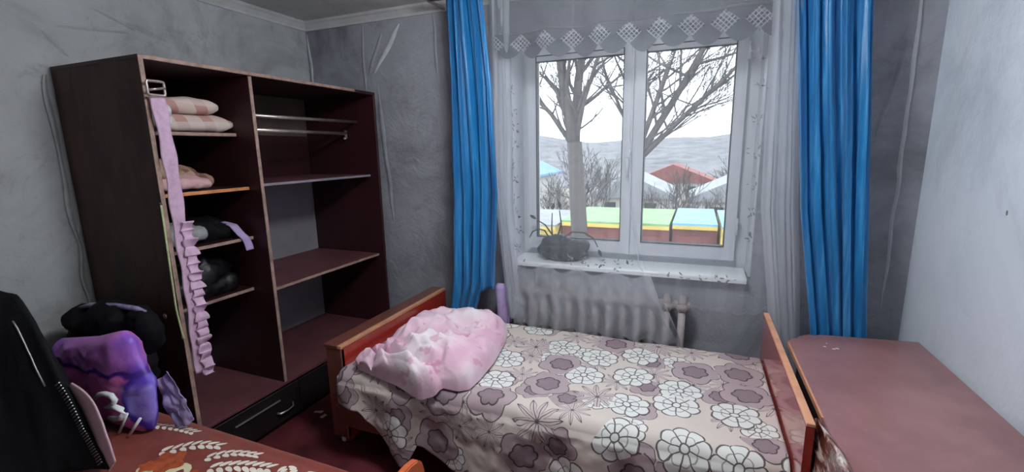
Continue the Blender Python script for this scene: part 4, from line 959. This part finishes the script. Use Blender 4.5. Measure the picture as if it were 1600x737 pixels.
def grow(V, Fc, p, d, L_, r, depth, rng, spread_=.55, upb=.12, minr=.0045):
    pts = [p]; rad = [r]; q = Vector(p); dd = Vector(d).normalized(); n = 5
    for i in range(n):
        dd = (dd+Vector((rng.uniform(-1, 1), rng.uniform(-1, 1), rng.uniform(-1, 1)))*.13+Vector((0, 0, upb*.3))).normalized(); q = q+dd*(L_/n); pts.append(q.copy()); rad.append(max(minr, r*(1-.5*(i+1)/n)))
    tube_geo(V, Fc, pts, rad, 7 if r > .05 else (5 if r > .015 else 3), cap=False)
    if depth <= 0: return
    k = rng.randint(2, 4)
    for j in range(k):
        i = rng.randint(2, n) if j else n
        ax = dd.orthogonal().normalized(); ax.rotate(Matrix.Rotation(rng.uniform(0, 2*PI), 3, dd))
        nd = (dd+ax*rng.uniform(.5, 1.0)*spread_*1.3).normalized()
        grow(V, Fc, pts[i], nd, L_*rng.uniform(.55, .78), max(minr, rad[i]*rng.uniform(.5, .72)), depth-1, rng, spread_, upb, minr)
def tree(base, limbs, trunk_top, r, seed, label, depth=5):
    t = empty('bare_tree', base, label, 'tree', 'bare trees outside the window'); rng = random.Random(seed)
    tube('trunk', [base, Vector(base).lerp(Vector(trunk_top), .5)+Vector((.05, 0, 0)), trunk_top], [r*1.1, r*.95, r*.8], M['twig'], t, 12)
    for (tip, rr_, L2) in limbs:
        V = []; Fc = []; tt = Vector(trunk_top); tp_ = Vector(tip); mid = tt.lerp(tp_, .5)+Vector((rng.uniform(-.08, .08), rng.uniform(-.1, .1), 0))
        tube_geo(V, Fc, [tt-Vector((0, 0, .15)), mid, tp_], [rr_, rr_*.8, rr_*.6], 8)
        for f in (.15, .28, .38, .48, .56, .65, .73, .82, .91, 1.0):
            s0 = tt.lerp(mid, f*2) if f < .5 else mid.lerp(tp_, f*2-1); d = (tp_-tt).normalized()
            ax = Vector((rng.uniform(-1, 1), rng.uniform(-.5, .5), rng.uniform(-.2, .4)))
            grow(V, Fc, s0, (d*(.5 if f < 1 else 1)+ax*.9) if f < 1 else d, L2*rng.uniform(.7, 1.1), rr_*.38 if f < 1 else rr_*.55, depth-2, rng)
        mesh('limb', V, Fc, M['twig'], t, True)
    return t
tree((-.05, 9, GZ), [((-.78, 9.0, 4.4), .16, 1.3), ((-.05, 9.2, 4.6), .14, 1.3), ((.35, 8.6, 3.6), .07, 1.0), ((-1.6, 8.8, 3.1), .07, 1.0)], (-.30, 9, 1.65), .24, 3, 'forked bare tree with a thick trunk in the left pane')
tree((.95, 10, GZ), [((.80, 10, 4.6), .11, 1.1), ((1.2, 10, 4.4), .09, 1.0), ((.3, 9.9, 3.4), .05, .8)], (.93, 10, 2.1), .19, 11, 'thinner bare tree right of the forked one in the left pane')
tree((1.05, 8.5, GZ), [((2.9, 8.5, 4.0), .09, 1.5), ((2.3, 8.4, 4.3), .07, 1.4), ((2.7, 8.7, 2.5), .06, 1.3), ((1.5, 8.6, 4.6), .07, 1.2), ((3.2, 8.4, 3.0), .05, 1.2)], (1.25, 8.5, 1.2), .16, 23, 'bare tree with slanting branches filling the right pane')
# scrub in the gardens
bV = []; bF = []; rng = random.Random(9)
for k in range(9): grow(bV, bF, Vector((rng.uniform(-.3, .3), rng.uniform(-.3, .3), 0)), Vector((rng.uniform(-.5, .5), rng.uniform(-.5, .5), 1)), 1.3, .035, 3, rng, .6, .2, .010)
bme = None
for k, (x, y, s_) in enumerate([(-7.5, 20, 1.15), (-5, 24, 1.2), (-2.5, 20.5, 1.0), (.2, 22, 1.05), (2.5, 19.5, 1.0), (4.5, 22, 1.1), (-9, 26, 1.4), (6.3, 25, 1.3), (1.5, 27, 1.3), (-4, 29, 1.5), (8, 21, 1.1), (11.5, 38, 1.7), (-7, 38, 1.8), (12, 30, 1.7), (7, 40, 1.9), (-19, 40, 1.8)]):
    if bme is None: o = mesh('bare_bush', bV, bF, M['twig']); bme = o.data
    else: o = bpy.data.objects.new('bare_bush', bme); COL.objects.link(o)
    o.location = (x, y, GZ); o.scale = (s_, s_, s_); o.rotation_euler = (0, 0, k*1.3)
    tag(o, 'leafless grey bush in the gardens beyond the garages', 'bush', 'leafless bushes beyond the garages')
